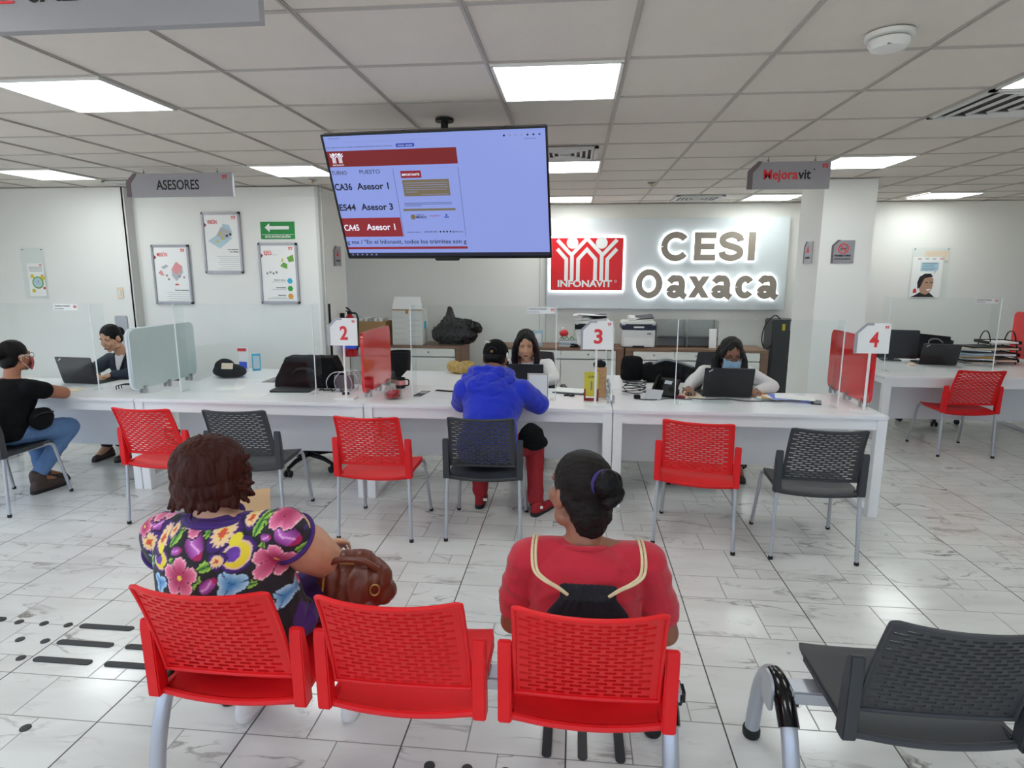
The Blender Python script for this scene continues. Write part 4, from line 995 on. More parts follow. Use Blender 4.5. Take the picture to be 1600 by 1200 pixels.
MB().box((-.03, -.178, 1.06), (.035, .004, .08)).build('yellow_sticker', 'poster_yellow', t); MB().box((.06, -.178, 1.08), (.03, .004, .12)).build('grey_sticker', 'grey_line', t)
MB().tube(catmull([(-.05, -.1, 1.15), (-.13, -.12, 1.2), (-.24, -.14, 1.08), (-.27, -.14, .9), (-.22, -.15, .78), (-.15, -.16, .84)], 5), .008, 8).build('power_cord', 'rubber', t)
t = thing('side_table', 'small wooden side table behind the red screen', 'side table', (-1.86, 6.35, 0)); MB().box((0, 0, .59), (.42, .36, .03), .003).build('table_top', 'walnut_top', t)
for a in (-1, 1):
    for c_ in (-1, 1): MB().box((a*.18, c_*.15, .29), (.035, .035, .575)).build('leg', 'walnut', t)
t = thing('waste_bin', 'black cylindrical bin standing on the wooden side table', 'bin', (-1.84, 6.33, .606)); MB().lathe([(.10, 0), (.12, .28), (.125, .28), (.125, .29), (.115, .29), (.095, .01)], n=28).build('shell', 'black', t)
dm('leopard', '#b99a5c', .8, var=.75, vscale=38, bump=.2)
m = MB(); m.sph((0, 0, .05), (.13, .08, .055)); m.sph((.06, .02, .06), (.09, .07, .06)); m.sph((-.07, 0, .07), (.07, .06, .05))
o = blob('scarf', m, 'leopard', None, .008, 3, .014, (16, 16, 16), 5., loc=(-1.10, 5.88, .743), cut=[((0, 0, .003), (0, 0, -1))]); tag(o, 'bunched leopard print scarf on the desk behind the man in blue', 'scarf')

# ================================================================== OFFICE CHAIRS
def office_chair(x, y, rz, label, zb=.93):
    t = thing('office_chair', label, 'office chair', (x, y, 0), R(rz), group='dark swivel office chairs')
    for k in range(5):
        a = 2*PI*k/5+.3; d = Vector((math.cos(a), math.sin(a), 0))
        l = MB(); l.tube([d*.03+Vector((0, 0, .12)), d*.2+Vector((0, 0, .105)), d*.31+Vector((0, 0, .075))], [.026, .02, .015], 10); l = l.build('base_arm', 'black', t)
        c = MB(); p = d*.31; n_ = Vector((-d.y, d.x, 0))
        for s in (-1, 1): c.cyl(p+n_*.012*s+Vector((0, 0, .03)), p+n_*.028*s+Vector((0, 0, .03)), .029, n=16)
        c.box((p.x, p.y, .058), (.03, .03, .03), .006); c.build('castor', 'rubber', l)
    MB().tube([(0, 0, .1), (0, 0, .3), (0, 0, .3), (0, 0, .42)], [.03, .03, .016, .016], 16).build('gas_lift', 'black', t)
    s_ = MB(); s_.box((0, .02, .455), (.48, .46, .075), .035, seg=4); s_.build('seat', 'chair_mesh', t)
    b = MB()
    b.grid(lambda u, v: Vector(((u-.5)*(.46-.10*abs(v-.35)), -.25-.06*(2*u-1)**2*-1-.05*v+.03*math.sin(v*3.1), .52+(zb-.52)*v)), 12, 10).solid(.04)
    b.build('backrest', 'chair_mesh', t, ang=60)
    MB().tube(catmull([(0, -.1, .43), (0, -.27, .45), (0, -.31, .6), (0, -.30, .72)], 5), .02, 10).build('back_support', 'black', t)
    for s in (-1, 1):
        a = MB(); a.tube(arc_path([(s*.2, .0, .43), (s*.275, .0, .44), (s*.275, .0, .64)], .04), .014, 10); a.box((s*.275, .03, .65), (.06, .24, .03), .012); a.build('armrest', 'black', t)
office_chair(-4.22, 5.62, 180, 'dark office chair under the adviser in navy at the left desk', .95)
office_chair(-2.35, 5.1, 172, 'empty dark office chair tucked under the desk with the black bag', .86)
office_chair(-.36, 5.72, 188, 'dark office chair of the adviser in white facing the man in the hoodie', .95)
office_chair(1.27, 5.62, 160, 'dark office chair of the adviser in the blue mask', .98)
office_chair(4.15, 7.55, 170, 'dark office chair at the far right desk behind the closed-up laptop', .9)

# ================================================================== ON THE COUNTER
ZD = .745
dm('laptop', '#1a1a1c', .5, var=.08, bump=.03)
def laptop(x, y, rz, label, w=.355, lean=14):
    t = thing('laptop', label, 'laptop', (x, y, ZD+.001), R(rz), group='black open laptops')
    b = MB().box((0, .125, .009), (w, .245, .016), .004).build('base', 'laptop', t); MB().box((0, .11, .018), (w-.05, .11, .002)).build('keyboard', 'rubber', b)
    mt = Matrix.Translation((0, .005, .014)) @ Matrix.Rotation(R(lean), 4, 'X')
    l = MB(); l.rbox(w, .235, .009, .008, mt @ Matrix.Translation((0, 0, .1175))); l = l.build('lid', 'laptop', t)
    MB().box((0, 0, 0), (w-.02, .001, .21)).xf(mt @ Matrix.Translation((0, .0052, .12))).build('display', 'gloss_black', l)
    MB().box((0, 0, 0), (.036, .001, .010)).xf(mt @ Matrix.Translation((-w/2+.045, -.0052, .215)) @ Matrix.Rotation(R(-35), 4, 'Y')).build('logo_mark', 'grey_line', l)
laptop(-4.33, 4.93, -4, 'open black laptop in front of the adviser in navy, far left desk')
laptop(-.42, 4.97, 0, 'open black laptop between the man in the hoodie and his adviser')
laptop(1.215, 4.93, 0, 'open black laptop in front of the adviser wearing the blue mask', .38)
laptop(3.90, 6.98, -8, 'open black laptop on the far right desk', .36, 20)
t = thing('monitor', 'black monitor seen from behind on the far right desk', 'monitor', (3.58, 7.3, ZD), R(-12))
MB().box((0, 0, .19), (.5, .035, .32), .008).build('housing', 'laptop', t); MB().box((0, .06, .006), (.2, .16, .012), .004).build('base', 'laptop', t); MB().box((0, .03, .05), (.06, .03, .1), .004).build('neck', 'laptop', t)
t = thing('laptop_bag', 'black laptop bag with handles standing behind the far right laptop', 'bag', (4.03, 7.36, ZD))
m = MB(); m.box((0, 0, .15), (.42, .1, .28), .04, Euler((0, .1, 0)), seg=3); m.build('body', 'black_fabric', t)
for s in (-1, 1): MB().tube(catmull([(-.07, s*.052, .2), (-.06, s*.055, .24), (.02, s*.055, .25), (.08, s*.055, .21)], 5), .007, 6).build('handle', 'grey_ink', t)
def tray_stack(x, y, label):
    t = thing('paper_trays', label, 'paper trays', (x, y, ZD))
    for k in range(4):
        z = .025+.065*k; p = MB(); p.box((0, 0, z), (.33, .26, .006)); p.box((0, .128, z+.015), (.33, .005, .03)); p.box((-.163, 0, z+.015), (.005, .26, .03)); p.box((.163, 0, z+.015), (.005, .26, .03)); p = p.build('tray', 'black', t)
        MB().box((-.01*(k % 2), -.02, z+.012), (.29, .22, .018), rot=Euler((0, 0, .04*(k-1)))).build('papers', 'paper' if k % 2 else 'cream', p)
    for s in (-1, 1): MB().tube(catmull([(s*.13, -.13, .0), (s*.13, -.12, .15), (s*.13, -.05, .33), (s*.13, .05, .33), (s*.13, .12, .15), (s*.13, .13, .0)], 6), .006, 8).build('wire_frame', 'black', t)
tray_stack(4.64, 7.25, 'four tier black paper tray on the far right desk')
t = thing('document_pile', 'messy pile of folders and papers beside the black paper trays', 'papers', (4.34, 7.12, ZD))
for k in range(11): MB().box((.03*math.sin(k*2.1), .02*math.cos(k*1.7), .008+.019*k), (.30, .22, .014), .002, Euler((0, .03*math.sin(k), .35*math.sin(k*1.3)))).build('folder', ('paper', 'cream', 'black', 'paper', 'dot_orange', 'grey_line', 'poster_blue', 'dark_grey')[k % 8], t)
t = thing('computer_mouse', 'pale computer mouse on the far right desk below the monitor', 'mouse', (3.62, 6.95, ZD)); MB().sph((0, 0, .008), (.035, .055, .026)).build('shell', 'cream', t)
# --- black bag desk
m = MB(); m.prism([(-.31, 0), (.31, 0), (.305, .06), (.20, .26), (-.20, .26), (-.305, .06)], .17)
m.cap((-.2, -.05, .07), .075, (.2, -.05, .06), .07)
o = blob('backpack', m, 'black_fabric', None, .01, 8, .010, (9, 9, 9), 2., loc=(-2.25, 5.06, ZD-.002), cut=[((0, 0, .004), (0, 0, -1))]); tag(o, 'large black fabric bag lying on the unstaffed desk', 'bag')
MB().box((.13, -.09, .05), (.08, .012, .05), .004, Euler((.2, 0, .2))).build('luggage_tag', 'poster_pink', o)
MB().tube(catmull([(-.15, -.09, .10), (-.08, -.115, .16), (.05, -.115, .16), (.12, -.09, .09)], 5), .012, 8).build('strap', 'black', o)
t = thing('tablet', 'closed black tablet lying in front of the large black bag', 'tablet', (-2.33, 4.84, ZD), R(4)); MB().rbox(.33, .2, .016, .02, Matrix.Translation((0, 0, .008)) @ Matrix.Rotation(R(90), 4, 'X')).build('body', 'laptop', t)
t = thing('loose_cable', 'tangled black cable with earpiece right of the tablet', 'cable', (-2.0, 4.83, ZD)); MB().tube(catmull([(-.1+.02*k, .03*math.sin(k*1.7), .008+.008*(k % 2)) for k in range(12)], 4), .005, 6).build('cord', 'rubber', t); MB().box((.06, .0, .018), (.05, .03, .022), .006).build('plug', 'steel', t)
t = thing('wire_file_holder', 'grey curved wire file holder left of the number two sign', 'file holder', (-1.92, 4.93, ZD))
for k in range(3): MB().tube(catmull([(-.12+.05*k, -.06+.05*k, .0), (-.13+.05*k, -.06+.05*k, .08), (-.07+.05*k, -.06+.05*k, .15), (.04+.04*k, -.06+.05*k, .15), (.09+.04*k, -.06+.05*k, .07), (.07+.04*k, -.06+.05*k, .0)], 5), .005, 8).build('wire_loop', 'steel', t)
MB().box((0, .0, .065), (.17, .008, .12), .003, Euler((.1, 0, 0))).build('tinted_sheet', 'sign_rim', t)
t = thing('binder_clip', 'black binder clip on the desk by the post of the number two sign', 'clip', (-1.83, 4.72, ZD)); MB().prism([(-.02, 0), (.02, 0), (.004, .022), (-.004, .022)], .05, Matrix.Rotation(R(90), 4, 'Z')).build('body', 'black', t)
m = MB(); m.sph((0, 0, .06), (.16, .1, .065)); m.sph((-.06, .02, .1), (.09, .08, .07))
o = blob('shoulder_bag', m, 'black_fabric', None, .009, 4, .008, (12, 12, 12), 4., loc=(-3.22, 5.42, ZD-.002), cut=[((0, 0, .004), (0, 0, -1))]); tag(o, 'black shoulder bag behind the frosted grey screen', 'bag')
MB().box((.03, -.09, .12), (.11, .003, .055), rot=Euler((-.3, 0, 0))).build('card', 'cream', o)
t = thing('leaflet_holder', 'red topped leaflet in a clear stand behind the black shoulder bag', 'leaflets', (-3.28, 5.78, ZD)); MB().box((0, 0, .12), (.09, .02, .24), .002, Euler((-.08, 0, 0))).build('leaflet', 'paper', t); MB().box((0, -.022, .215), (.09, .003, .03), rot=Euler((-.08, 0, 0))).build('red_header', 'house_red', t); MB().box((0, -.018, .06), (.08, .003, .07), rot=Euler((-.08, 0, 0))).build('printed_figures', 'scr_navy', t)
t = thing('leaflet_holder', 'teal leaflet in a clear stand beside the red topped one', 'leaflets', (-3.17, 5.82, ZD), R(25)); MB().box((0, 0, .085), (.08, .02, .17), .002, Euler((-.1, 0, 0))).build('leaflet', 'dot_blue', t); MB().box((0, -.016, .085), (.06, .003, .13), rot=Euler((-.1, 0, 0))).build('printed_panel', 'poster_blue', t)
for x, y, rz, l in ((-2.9, 4.86, 10, 'flat white sheet on the desk right of the frosted grey screen'), (-2.55, 4.6, 0, 'flat white sheet before the shield on the desk with the black bag'), (-4.2, 4.66, 6, 'cream paper by the elbow of the visitor in black')):
    o = MB().box((0, 0, .0015), (.21, .15, .002)).build('paper_sheet', 'cream' if 'cream' in l else 'paper', None, (x, y, ZD), (0, 0, R(rz))); tag(o, l, 'paper', 'loose sheets on the counter')
t = thing('pen_tray', 'black wire pen tray on the left desk beside the frosted screen', 'pen tray', (-3.72, 4.72, ZD))
for k in range(3): MB().tube(catmull([(-.08, .03*k-.03, .004), (-.07, .03*k-.03, .04), (.06, .03*k-.03, .045), (.08, .03*k-.03, .004)], 4), .004, 6).build('wire', 'black', t)
# --- candy jar
t = thing('candy_jar', 'clear glass jar half full of wrapped candies before the red screen', 'jar', (-1.40, 4.60, ZD))
MB().lathe([(.05, .0), (.068, .004), (.07, .03), (.066, .085), (.05, .115), (.05, .13), (.047, .13), (.047, .113), (.062, .083), (.066, .03), (.06, .008), (0, .006)], n=32).build('glass_body', 'glass', t)
MB().lathe([(.049, .131), (.052, .136), (.03, .15), (.012, .158), (.02, .175), (.024, .195), (.016, .215), (0, .22)], n=24).build('glass_stopper', 'glass', t)
dm('candy', '#b8505c', .35, var=.9, vscale=55)
rnd = random.Random(3); c = MB()
for k in range(170):
    a = rnd.random()*6.28; r = .052*math.sqrt(rnd.random()); z = .016+rnd.random()*.045
    c.sph((r*math.cos(a), r*math.sin(a), z), (.010, .007, .006), Euler((rnd.random()*3, rnd.random()*3, rnd.random()*3)), n=7, mi=k % 4)
o = c.build('candies', ['house_red', 'cream', 'maroon', 'steel'], None, (-1.40, 4.60, ZD)); tag(o, 'wrapped red white and silver candies inside the glass jar', 'candies'); o['kind'] = 'stuff'
t = thing('mug', 'dark mug with red and white print behind the candy jar', 'mug', (-1.47, 5.05, ZD)); MB().lathe([(.036, 0), (.041, .01), (.041, .09), (.037, .09), (.036, .012), (0, .01)], n=24).build('cup', 'black', t); MB().tube(catmull([(.04, 0, .075), (.07, 0, .07), (.07, 0, .03), (.04, 0, .02)], 5), .006, 8).build('handle', 'black', t); MB().lathe([(.0415, .03), (.0415, .07)], n=24).build('print', 'poster_pink', t)
t = thing('cable_grommet', 'dark cable slot in the desktop right of the candy jar', 'grommet', (-1.23, 4.82, ZD)); MB().box((0, 0, .0015), (.07, .22, .002), rot=Euler((0, 0, -.12))).build('slot', 'dark_grey', t); MB().box((.01, .04, .004), (.05, .08, .004), .001, Euler((0, 0, -.12))).build('flap', 'grey_line', t)
t = thing('lanyard', 'dark lanyard loop on the desk left of the man in the hoodie', 'lanyard', (-1.0, 4.92, ZD)); MB().tube(catmull([(-.14, .02, .006), (-.12, .035, .008), (-.04, .02, .006), (.12, -.02, .006), (.1, -.03, .006), (-.08, .0, .006), (-.14, .015, .006)], 4), .004, 6).build('cord', 'ink', t)
t = thing('notice_sheet', 'paper notice with gold border taped to the shield beside the hoodie', 'paper', (-.27, 4.642, .86)); MB().box((0, 0, 0), (.16, .001, .2)).build('sheet', 'paper', t)
for s in (-1, 1): MB().box((s*.074, -.0008, 0), (.004, .001, .19)).build('border', 'brass', t)
MB().box((0, -.0008, .093), (.15, .001, .004)).build('border', 'brass', t)
t = thing('clipboard', 'dark clipboard with papers right of the adviser in white', 'clipboard', (.0, 5.02, ZD), R(-15)); MB().box((0, 0, .005), (.3, .2, .008), .002).build('board', 'dark_grey', t); MB().box((-.03, .01, .012), (.26, .18, .006)).build('papers', 'paper', t)
t = thing('keys', 'small bunch of black keys beside the clipboard', 'keys', (-.03, 4.85, ZD))
for k in range(4): MB().box((.02*k-.03, .012*math.sin(k*2), .008), (.03, .02, .012), .004, Euler((0, 0, k))).build('key', 'black', t)
t = thing('brochure_stand', 'yellow and maroon brochure standing behind the number three post', 'brochure', (.14, 4.72, ZD)); MB().box((0, 0, .125), (.11, .02, .19), .002, Euler((-.06, 0, 0))).build('leaflet', 'poster_yellow', t)
MB().box((-.05, -.015, .045), (.012, .02, .09), .002).build('bracket', 'maroon', t); MB().box((.05, -.015, .045), (.012, .02, .09), .002).build('bracket', 'maroon', t); MB().box((0, -.015, .008), (.11, .05, .016), .002).build('bracket', 'maroon', t)
fit_text('GUÍA', .05, .014, 'ink', t, (-.025, -.022, .18), bold=.02); MB().box((0, -.013, .115), (.012, .002, .07)).build('print_line', 'grey_ink', t)
t = thing('handled_gift_bag', 'tan patterned paper bag with dark tissue behind the yellow brochure', 'bag', (.215, 4.86, ZD)); dm('tan_print', '#c49a72', .7, var=.45, vscale=40); MB().box((0, 0, .12), (.09, .06, .24), .004).build('bag', 'tan_print', t); m = MB(); m.sph((-.01, 0, .26), (.05, .03, .035)); blob('tissue', m, 'black', t, .006, 2, .008, (30, 30, 30))
# --- masked adviser desk
m = MB(); m.sph((0, 0, .12), (.105, .10, .115)); m.cap((-.05, 0, .05), .055, (.05, 0, .05), .055); m.cap((-.045, 0, .18), .05, (.045, 0, .18), .05); o = blob('camera_bag', m, 'black_fabric', None, .009, 4, .003, (12, 12, 12), loc=(.53, 5.62, ZD+.002), cut=[((0, 0, .006), (0, 0, -1))]); tag(o, 'boxy black bag at the back left of the masked adviser desk', 'bag')
m = MB(); m.cap((-.17, 0, .09), .09, (.17, 0, .08), .08); m.sph((0, 0, .12), (.14, .08, .08)); o = blob('duffel_bag', m, 'black_fabric', None, .01, 3, .012, (10, 10, 10), 6., loc=(.86, 5.6, ZD-.003), cut=[((0, 0, .005), (0, 0, -1))]); tag(o, 'slouched black bag with grey strap right of the boxy black bag', 'bag'); MB().tube(catmull([(-.15, -.03, .17), (-.05, -.06, .215), (.08, -.05, .19), (.2, -.04, .15)], 5), .01, 8).build('strap', 'grey_ink', o)
t = thing('desk_phone', 'black desk phone tilted on its stand left of the masked adviser', 'telephone', (.74, 4.93, ZD), R(-35)); MB().box((0, .0, .075), (.2, .02, .17), .008, Euler((-.7, 0, 0))).build('body', 'black', t); MB().box((-.07, -.03, .10), (.045, .03, .18), .014, Euler((-.7, 0, 0))).build('handset', 'gloss_black', t); MB().box((.03, -.024, .12), (.06, .004, .03), rot=Euler((-.7, 0, 0))).build('display', 'grey_line', t); MB().box((0, .05, .03), (.14, .1, .05), .006).build('stand', 'black', t)
t = thing('note_pad', 'grey sheet leaning against the desk phone', 'paper', (.63, 4.82, ZD), R(-20)); MB().box((0, 0, .035), (.13, .004, .11), rot=Euler((-1.0, 0, 0))).build('sheet', 'grey_line', t)
t = thing('cable_coil', 'coil of black cable left of the desk phone', 'cable', (.50, 5.02, ZD))
MB().tube([(.09*math.cos(k*.4)*(1+.1*math.sin(k)), .075*math.sin(k*.4)*(1+.1*math.cos(k*1.3)), .006+.0012*k+.006*math.sin(k*.9)) for k in range(80)], .0035, 6).build('cord', 'rubber', t)
t = thing('power_adapter', 'small black power adapter with lead in front of the cable coil', 'adapter', (.50, 4.80, ZD)); MB().box((0, 0, .018), (.05, .035, .034), .005).build('block', 'black', t); MB().tube(catmull([(.0, -.01, .01), (.04, -.05, .006), (.12, -.05, .006), (.2, .0, .006), (.3, .02, .006), (.42, -.01, .006)], 5), .0035, 6).build('lead', 'rubber', t)
t = thing('laptop_lead', 'thin black lead trailing in front of the masked adviser laptop', 'cable', (1.2, 4.83, ZD)); MB().tube(catmull([(-.3, .03, .005), (-.15, -.01, .005), (0, .02, .005), (.12, -.04, .005), (.3, -.03, .005), (.42, .02, .005)], 5), .0035, 6).build('cord', 'rubber', t)
t = thing('mouse_pad', 'white mouse pad under the masked adviser hand', 'mouse pad', (.93, 4.99, ZD)); MB().rbox(.24, .2, .003, .02, Matrix.Translation((0, 0, .0015)) @ Matrix.Rotation(R(90), 4, 'X')).build('pad', 'cream', t)
t = thing('computer_mouse', 'black computer mouse under the masked adviser hand', 'mouse', (.93, 4.985, ZD+.003)); MB().sph((0, 0, .008), (.03, .05, .026)).build('shell', 'black', t)
t = thing('bead_bracelet', 'dark red bead bracelet beside the mouse pad', 'bracelet', (.83, 4.87, ZD)); bb_ = MB()
for k in range(16): bb_.sph((.045*math.cos(k*PI/8), .03*math.sin(k*PI/8), .009), .009, n=8)
bb_.build('beads', 'maroon', t)
t = thing('document_pile', 'spread papers and a yellow envelope right of the masked adviser laptop', 'papers', (1.58, 4.95, ZD))
for k in range(7): MB().box((.03*k-.05, -.02*k+.04, .003+.004*k), (.28, .2, .003), rot=Euler((0, 0, .3*math.sin(k*1.9)))).build('sheet', ('paper', 'poster_blue', 'paper', 'dot_orange', 'paper', 'scr_navy', 'paper')[k], t)
t = thing('mobile_phone', 'black mobile phone lying at the right of the masked adviser desk', 'phone', (1.845, 4.80, ZD), R(70)); MB().rbox(.15, .075, .009, .012, Matrix.Translation((0, 0, .0045)) @ Matrix.Rotation(R(90), 4, 'X')).build('body', 'gloss_black', t)
t = thing('document_tray', 'clear plastic plate lying before the masked adviser shield', 'tray', (1.05, 4.72, ZD)); MB().box((0, 0, .006), (.3, .12, .008), .003).build('plate', 'acrylic', t)
t = thing('power_socket', 'white cable box with dangling black plug under the right desk end', 'socket', (2.02, 4.95, .55)); MB().box((0, 0, .0), (.12, .06, .12), .004).build('box', 'white_plastic', t); MB().tube(catmull([(.0, -.03, .02), (-.05, -.06, .0), (-.08, -.05, -.05), (-.03, -.05, -.08)], 5), .006, 8).build('lead', 'rubber', t)
# ================================================================== TACTILE FLOOR
dm('tactile', '#3a3b3d', .6, var=.12, bump=.3, bscale=200)
def tbar(x, y, rz, L, label, first=[None]):
    if first[0] is None:
        m = MB(); m.rbox(.28, .035, .005, .0165, Matrix.Translation((0, 0, .0028)) @ Matrix.Rotation(R(90), 4, 'X'), n=6); o = m.build('tactile_bar', 'tactile'); first[0] = o
    else: o = first[0].copy(); COL.objects.link(o)
    o.location = (x, y, 0); o.rotation_euler = (0, 0, R(rz)); tag(o, label, 'tactile strip', 'dark tactile floor bars')
def tdot(x, y, label, first=[None]):
    if first[0] is None:
        o = MB().lathe([(.02, .0), (.019, .004), (.014, .006), (0, .006)], n=18).build('tactile_stud', 'tactile'); first[0] = o
    else: o = first[0].copy(); COL.objects.link(o)
    o.location = (x, y, 0); tag(o, label, 'tactile stud', 'dark tactile floor studs')
rows = ((2.54, 'farthest'), (2.405, 'middle'), (2.275, 'nearest'))
for y, nm in rows:
    for k in range(4):
        tbar(-2.255+.345*k, y, 0, .28, f'{("first", "second", "third", "fourth")[k]} dark tactile bar from the left in the {nm} row beside the red bench')
    tdot(-2.46, y, f'dark floor stud at the left end of the {nm} tactile bar row')
for k, x in enumerate((-2.59, -2.725)):
    for y, nm in rows[:2-0]:
        tdot(x, y, f'dark floor stud {("second","third")[k]} to the left of the {nm} tactile bar row')
for k, x in enumerate((-2.86,)): tbar(-2.95, 2.55, 0, .28, 'dark tactile bar at the left frame edge in line with the farthest row')
tbar(-2.53, 2.08, 90, .28, 'dark tactile bar pointing away at the left frame edge, below the studs')
for k, x in enumerate((-.07, .06, .195)): tbar(x, 2.08, 90, .28, ('left', 'middle', 'right')[k]+' of three dark tactile bars under the seat of the woman with the bun')
for k, x in enumerate((-.48, -.345, -.21)): tdot(x, 1.86, ('left', 'middle', 'right')[k]+' of three dark floor studs nearer than the empty middle red seat')
tdot(-2.06, 1.88, 'dark floor stud alone on the tile nearer than the tactile bars, left'); tdot(-2.2, 1.87, 'dark floor stud at the left frame edge beside the lone stud'); tdot(-2.06, 1.62, 'dark floor stud in the lower left corner of the floor')
# ================================================================== PEOPLE
V3 = Vector
def rot3(yaw, pitch=0, roll=0): return (Matrix.Rotation(R(yaw), 3, 'Z') @ Matrix.Rotation(R(-pitch), 3, 'X') @ Matrix.Rotation(R(roll), 3, 'Y'))
class Head:
    def __init__(s, c, yaw=0, pitch=0, k=1., roll=0): s.c = V3(c); s.r = rot3(yaw, pitch, roll); s.k = k
    def p(s, x, y, z): return s.c+s.r @ (V3((x, y, z))*s.k)
    def sph(s, mb, p, r, n=18): mb.sph(s.p(*p), tuple(q*s.k for q in r), s.r.to_4x4(), n)
    def cap(s, mb, a, ra, b, rb): mb.cap(s.p(*a), ra*s.k, s.p(*b), rb*s.k, 12)
    def shapes(s, mb):
        s.sph(mb, (0, -.012, .03), (.073, .092, .085)); s.sph(mb, (0, .028, -.03), (.061, .062, .083)); s.sph(mb, (0, .034, -.073), (.049, .05, .038))
        s.sph(mb, (0, .07, -.095), (.022, .018, .018)); s.cap(mb, (0, .088, .008), .009, (0, .104, -.024), .013); s.sph(mb, (0, .098, -.028), (.018, .012, .009))
        for q in (-1, 1):
            s.sph(mb, (q*.036, .062, -.028), (.024, .026, .026)); s.sph(mb, (q*.028, .0695, .026), (.024, .013, .010)); s.sph(mb, (q*.076, -.008, -.012), (.011, .02, .032))
            s.sph(mb, (q*.05, .01, -.075), (.02, .035, .025))
        s.sph(mb, (0, .088, -.062), (.026, .014, .012))
    def features(s, body, eyes=True, mouth=True, closed=False, brow='hair_black'):
        from mathutils.bvhtree import BVHTree
        tree = BVHTree.FromPolygons([v.co.copy() for v in body.data.vertices], [tuple(p.vertices) for p in body.data.polygons])
        d = -(s.r @ V3((0, 1, 0)))
        def sy(x, z):
            h = tree.ray_cast(s.p(x, .2, z), d, .3)[0]
            return (s.r.inverted() @ (h-s.c)).y/s.k if h else .07
        for q in (-1, 1):
            if eyes:
                y = sy(q*.031, .004)
                e = MB(); s.sph(e, (q*.031, y-.0085, .004), (.0140, .0105, .0080), 14) if not closed else s.sph(e, (q*.031, y-.0035, .0005), (.0125, .0042, .0030), 14); e = e.build('eye', 'eye_white' if not closed else 'iris', body)
                if not closed: i = MB(); s.sph(i, (q*.031, y-.0012, .003), (.0062, .0040, .0062), 12); i.build('iris', 'iris', e)
                l = MB(); A = [(q*x, sy(q*x, z)+.0006, z) for x, z in ((.017, .008), (.031, .0125), (.046, .008))]
                s.cap(l, A[0], .0018, A[1], .0022); s.cap(l, A[1], .0022, A[2], .0018); l.build('eyelid_line', 'iris', e)
            A = [(q*x, sy(q*x, z)-.0005, z) for x, z in ((.015, .0255), (.033, .031), (.051, .025))]
            b = MB(); s.cap(b, A[0], .0036, A[1], .0040); s.cap(b, A[1], .0040, A[2], .0022); b.build('eyebrow', brow, body)
        if mouth:
            y = sy(0, -.062); l = MB(); s.sph(l, (0, y-.0015, -.058), (.021, .0045, .0042), 14); s.sph(l, (0, y-.0015, -.066), (.018, .005, .0055), 14); l.build('lips', 'lips', body)
            n = MB()
            for q in (-1, 1): s.sph(n, (q*.0075, sy(q*.0075, -.034)-.001, -.0345), (.0038, .003, .0028), 8)
            n.build('nostrils', 'iris', body)
def hand(mb, w, d, pn, thumb=1, curl=25, k=1.):
    """palm and five bent fingers. w wrist, d finger direction, pn palm normal (towards what is held), thumb side +-1"""
    w = V3(w); d = V3(d).normalized(); pn = V3(pn); pn = (pn-d*pn.dot(d)).normalized(); ac = d.cross(pn)*thumb
    m = Matrix((ac, d, pn)).transposed().to_4x4()
    mb.sph(w+d*.045*k, (.040*k, .052*k, .0165*k), m, 16); mb.cap(w, .024*k, w+d*.03*k, .024*k)
    for off, L, sp, bs in ((.030, .072, .12, .080), (.010, .082, .03, .088), (-.011, .077, -.05, .085), (-.030, .060, -.14, .076)):
        p = w+d*bs*k+ac*off*k; a = 0; dd = (d+ac*sp).normalized()
        for f, r in ((.45, .0085), (.32, .0078), (.23, .007)):
            a += R(curl)*(.8 if f == .45 else 1.1); v = (dd*math.cos(a)+pn*math.sin(a)); q = p+v*L*f*k; mb.cap(p, (r+.0006)*k, q, r*k, 10); p = q
    p = w+d*.022*k+ac*.032*k; q = p+(d*.75+ac*.6+pn*.25).normalized()*.036*k; e = q+(d*.95+ac*.15+pn*.35).normalized()*.030*k
    mb.cap(w+d*.015*k+ac*.012*k, .014*k, p, .0125*k, 10); mb.cap(p, .0115*k, q, .0105*k, 10); mb.cap(q, .0098*k, e, .008*k, 10)
def limb(mb, P, r, n=14):
    for (a, ra), (b, rb) in zip(zip(P, r), zip(P[1:], r[1:])): mb.cap(a, ra, b, rb, n)
def torso(mb, pel, chest, rp, rc, g=0., n=5):
    pel, chest = V3(pel), V3(chest)
    for i in range(n):
        t = i/(n-1); w_ = 1-.10*math.sin(PI*t) if rp[0] < .19 else 1.0
        mb.sph(pel.lerp(chest, t), ((rp[0]*(1-t)+rc[0]*t)*w_+g, rp[1]*(1-t)+rc[1]*t+g, rp[2]*(1-t)+rc[2]*t+g), None, 20)
def cross_pt(a, b, t): return V3(a).lerp(V3(b), t)
def person(name_label, loc, rz=0): return thing('person', name_label, 'person', loc, R(rz))
def shoe(name, m, sole, parent, heel, toe, h=.075, w=.042):
    heel, toe = V3(heel), V3(toe); d = (toe-heel); L = d.length; mb = MB()
    up = V3((0, 0, 1))
    mb.cap(heel+up*.035, .034, heel+d*.45+up*.03, .038); mb.cap(heel+d*.4+up*.03, .038, heel+d*.85+up*.024, .034); mb.cap(heel+up*.04, .033, heel+up*h+d*.12, .036)
    o = blob(name, mb, m, parent, .007, 3)
    s = MB(); s.cap(heel+up*.012, .036, heel+d*.5+up*.010, .037); s.cap(heel+d*.5+up*.010, .038, heel+d*.88+up*.010, .034); b = blob('sole', s, sole, o, .007, 2)
    return o
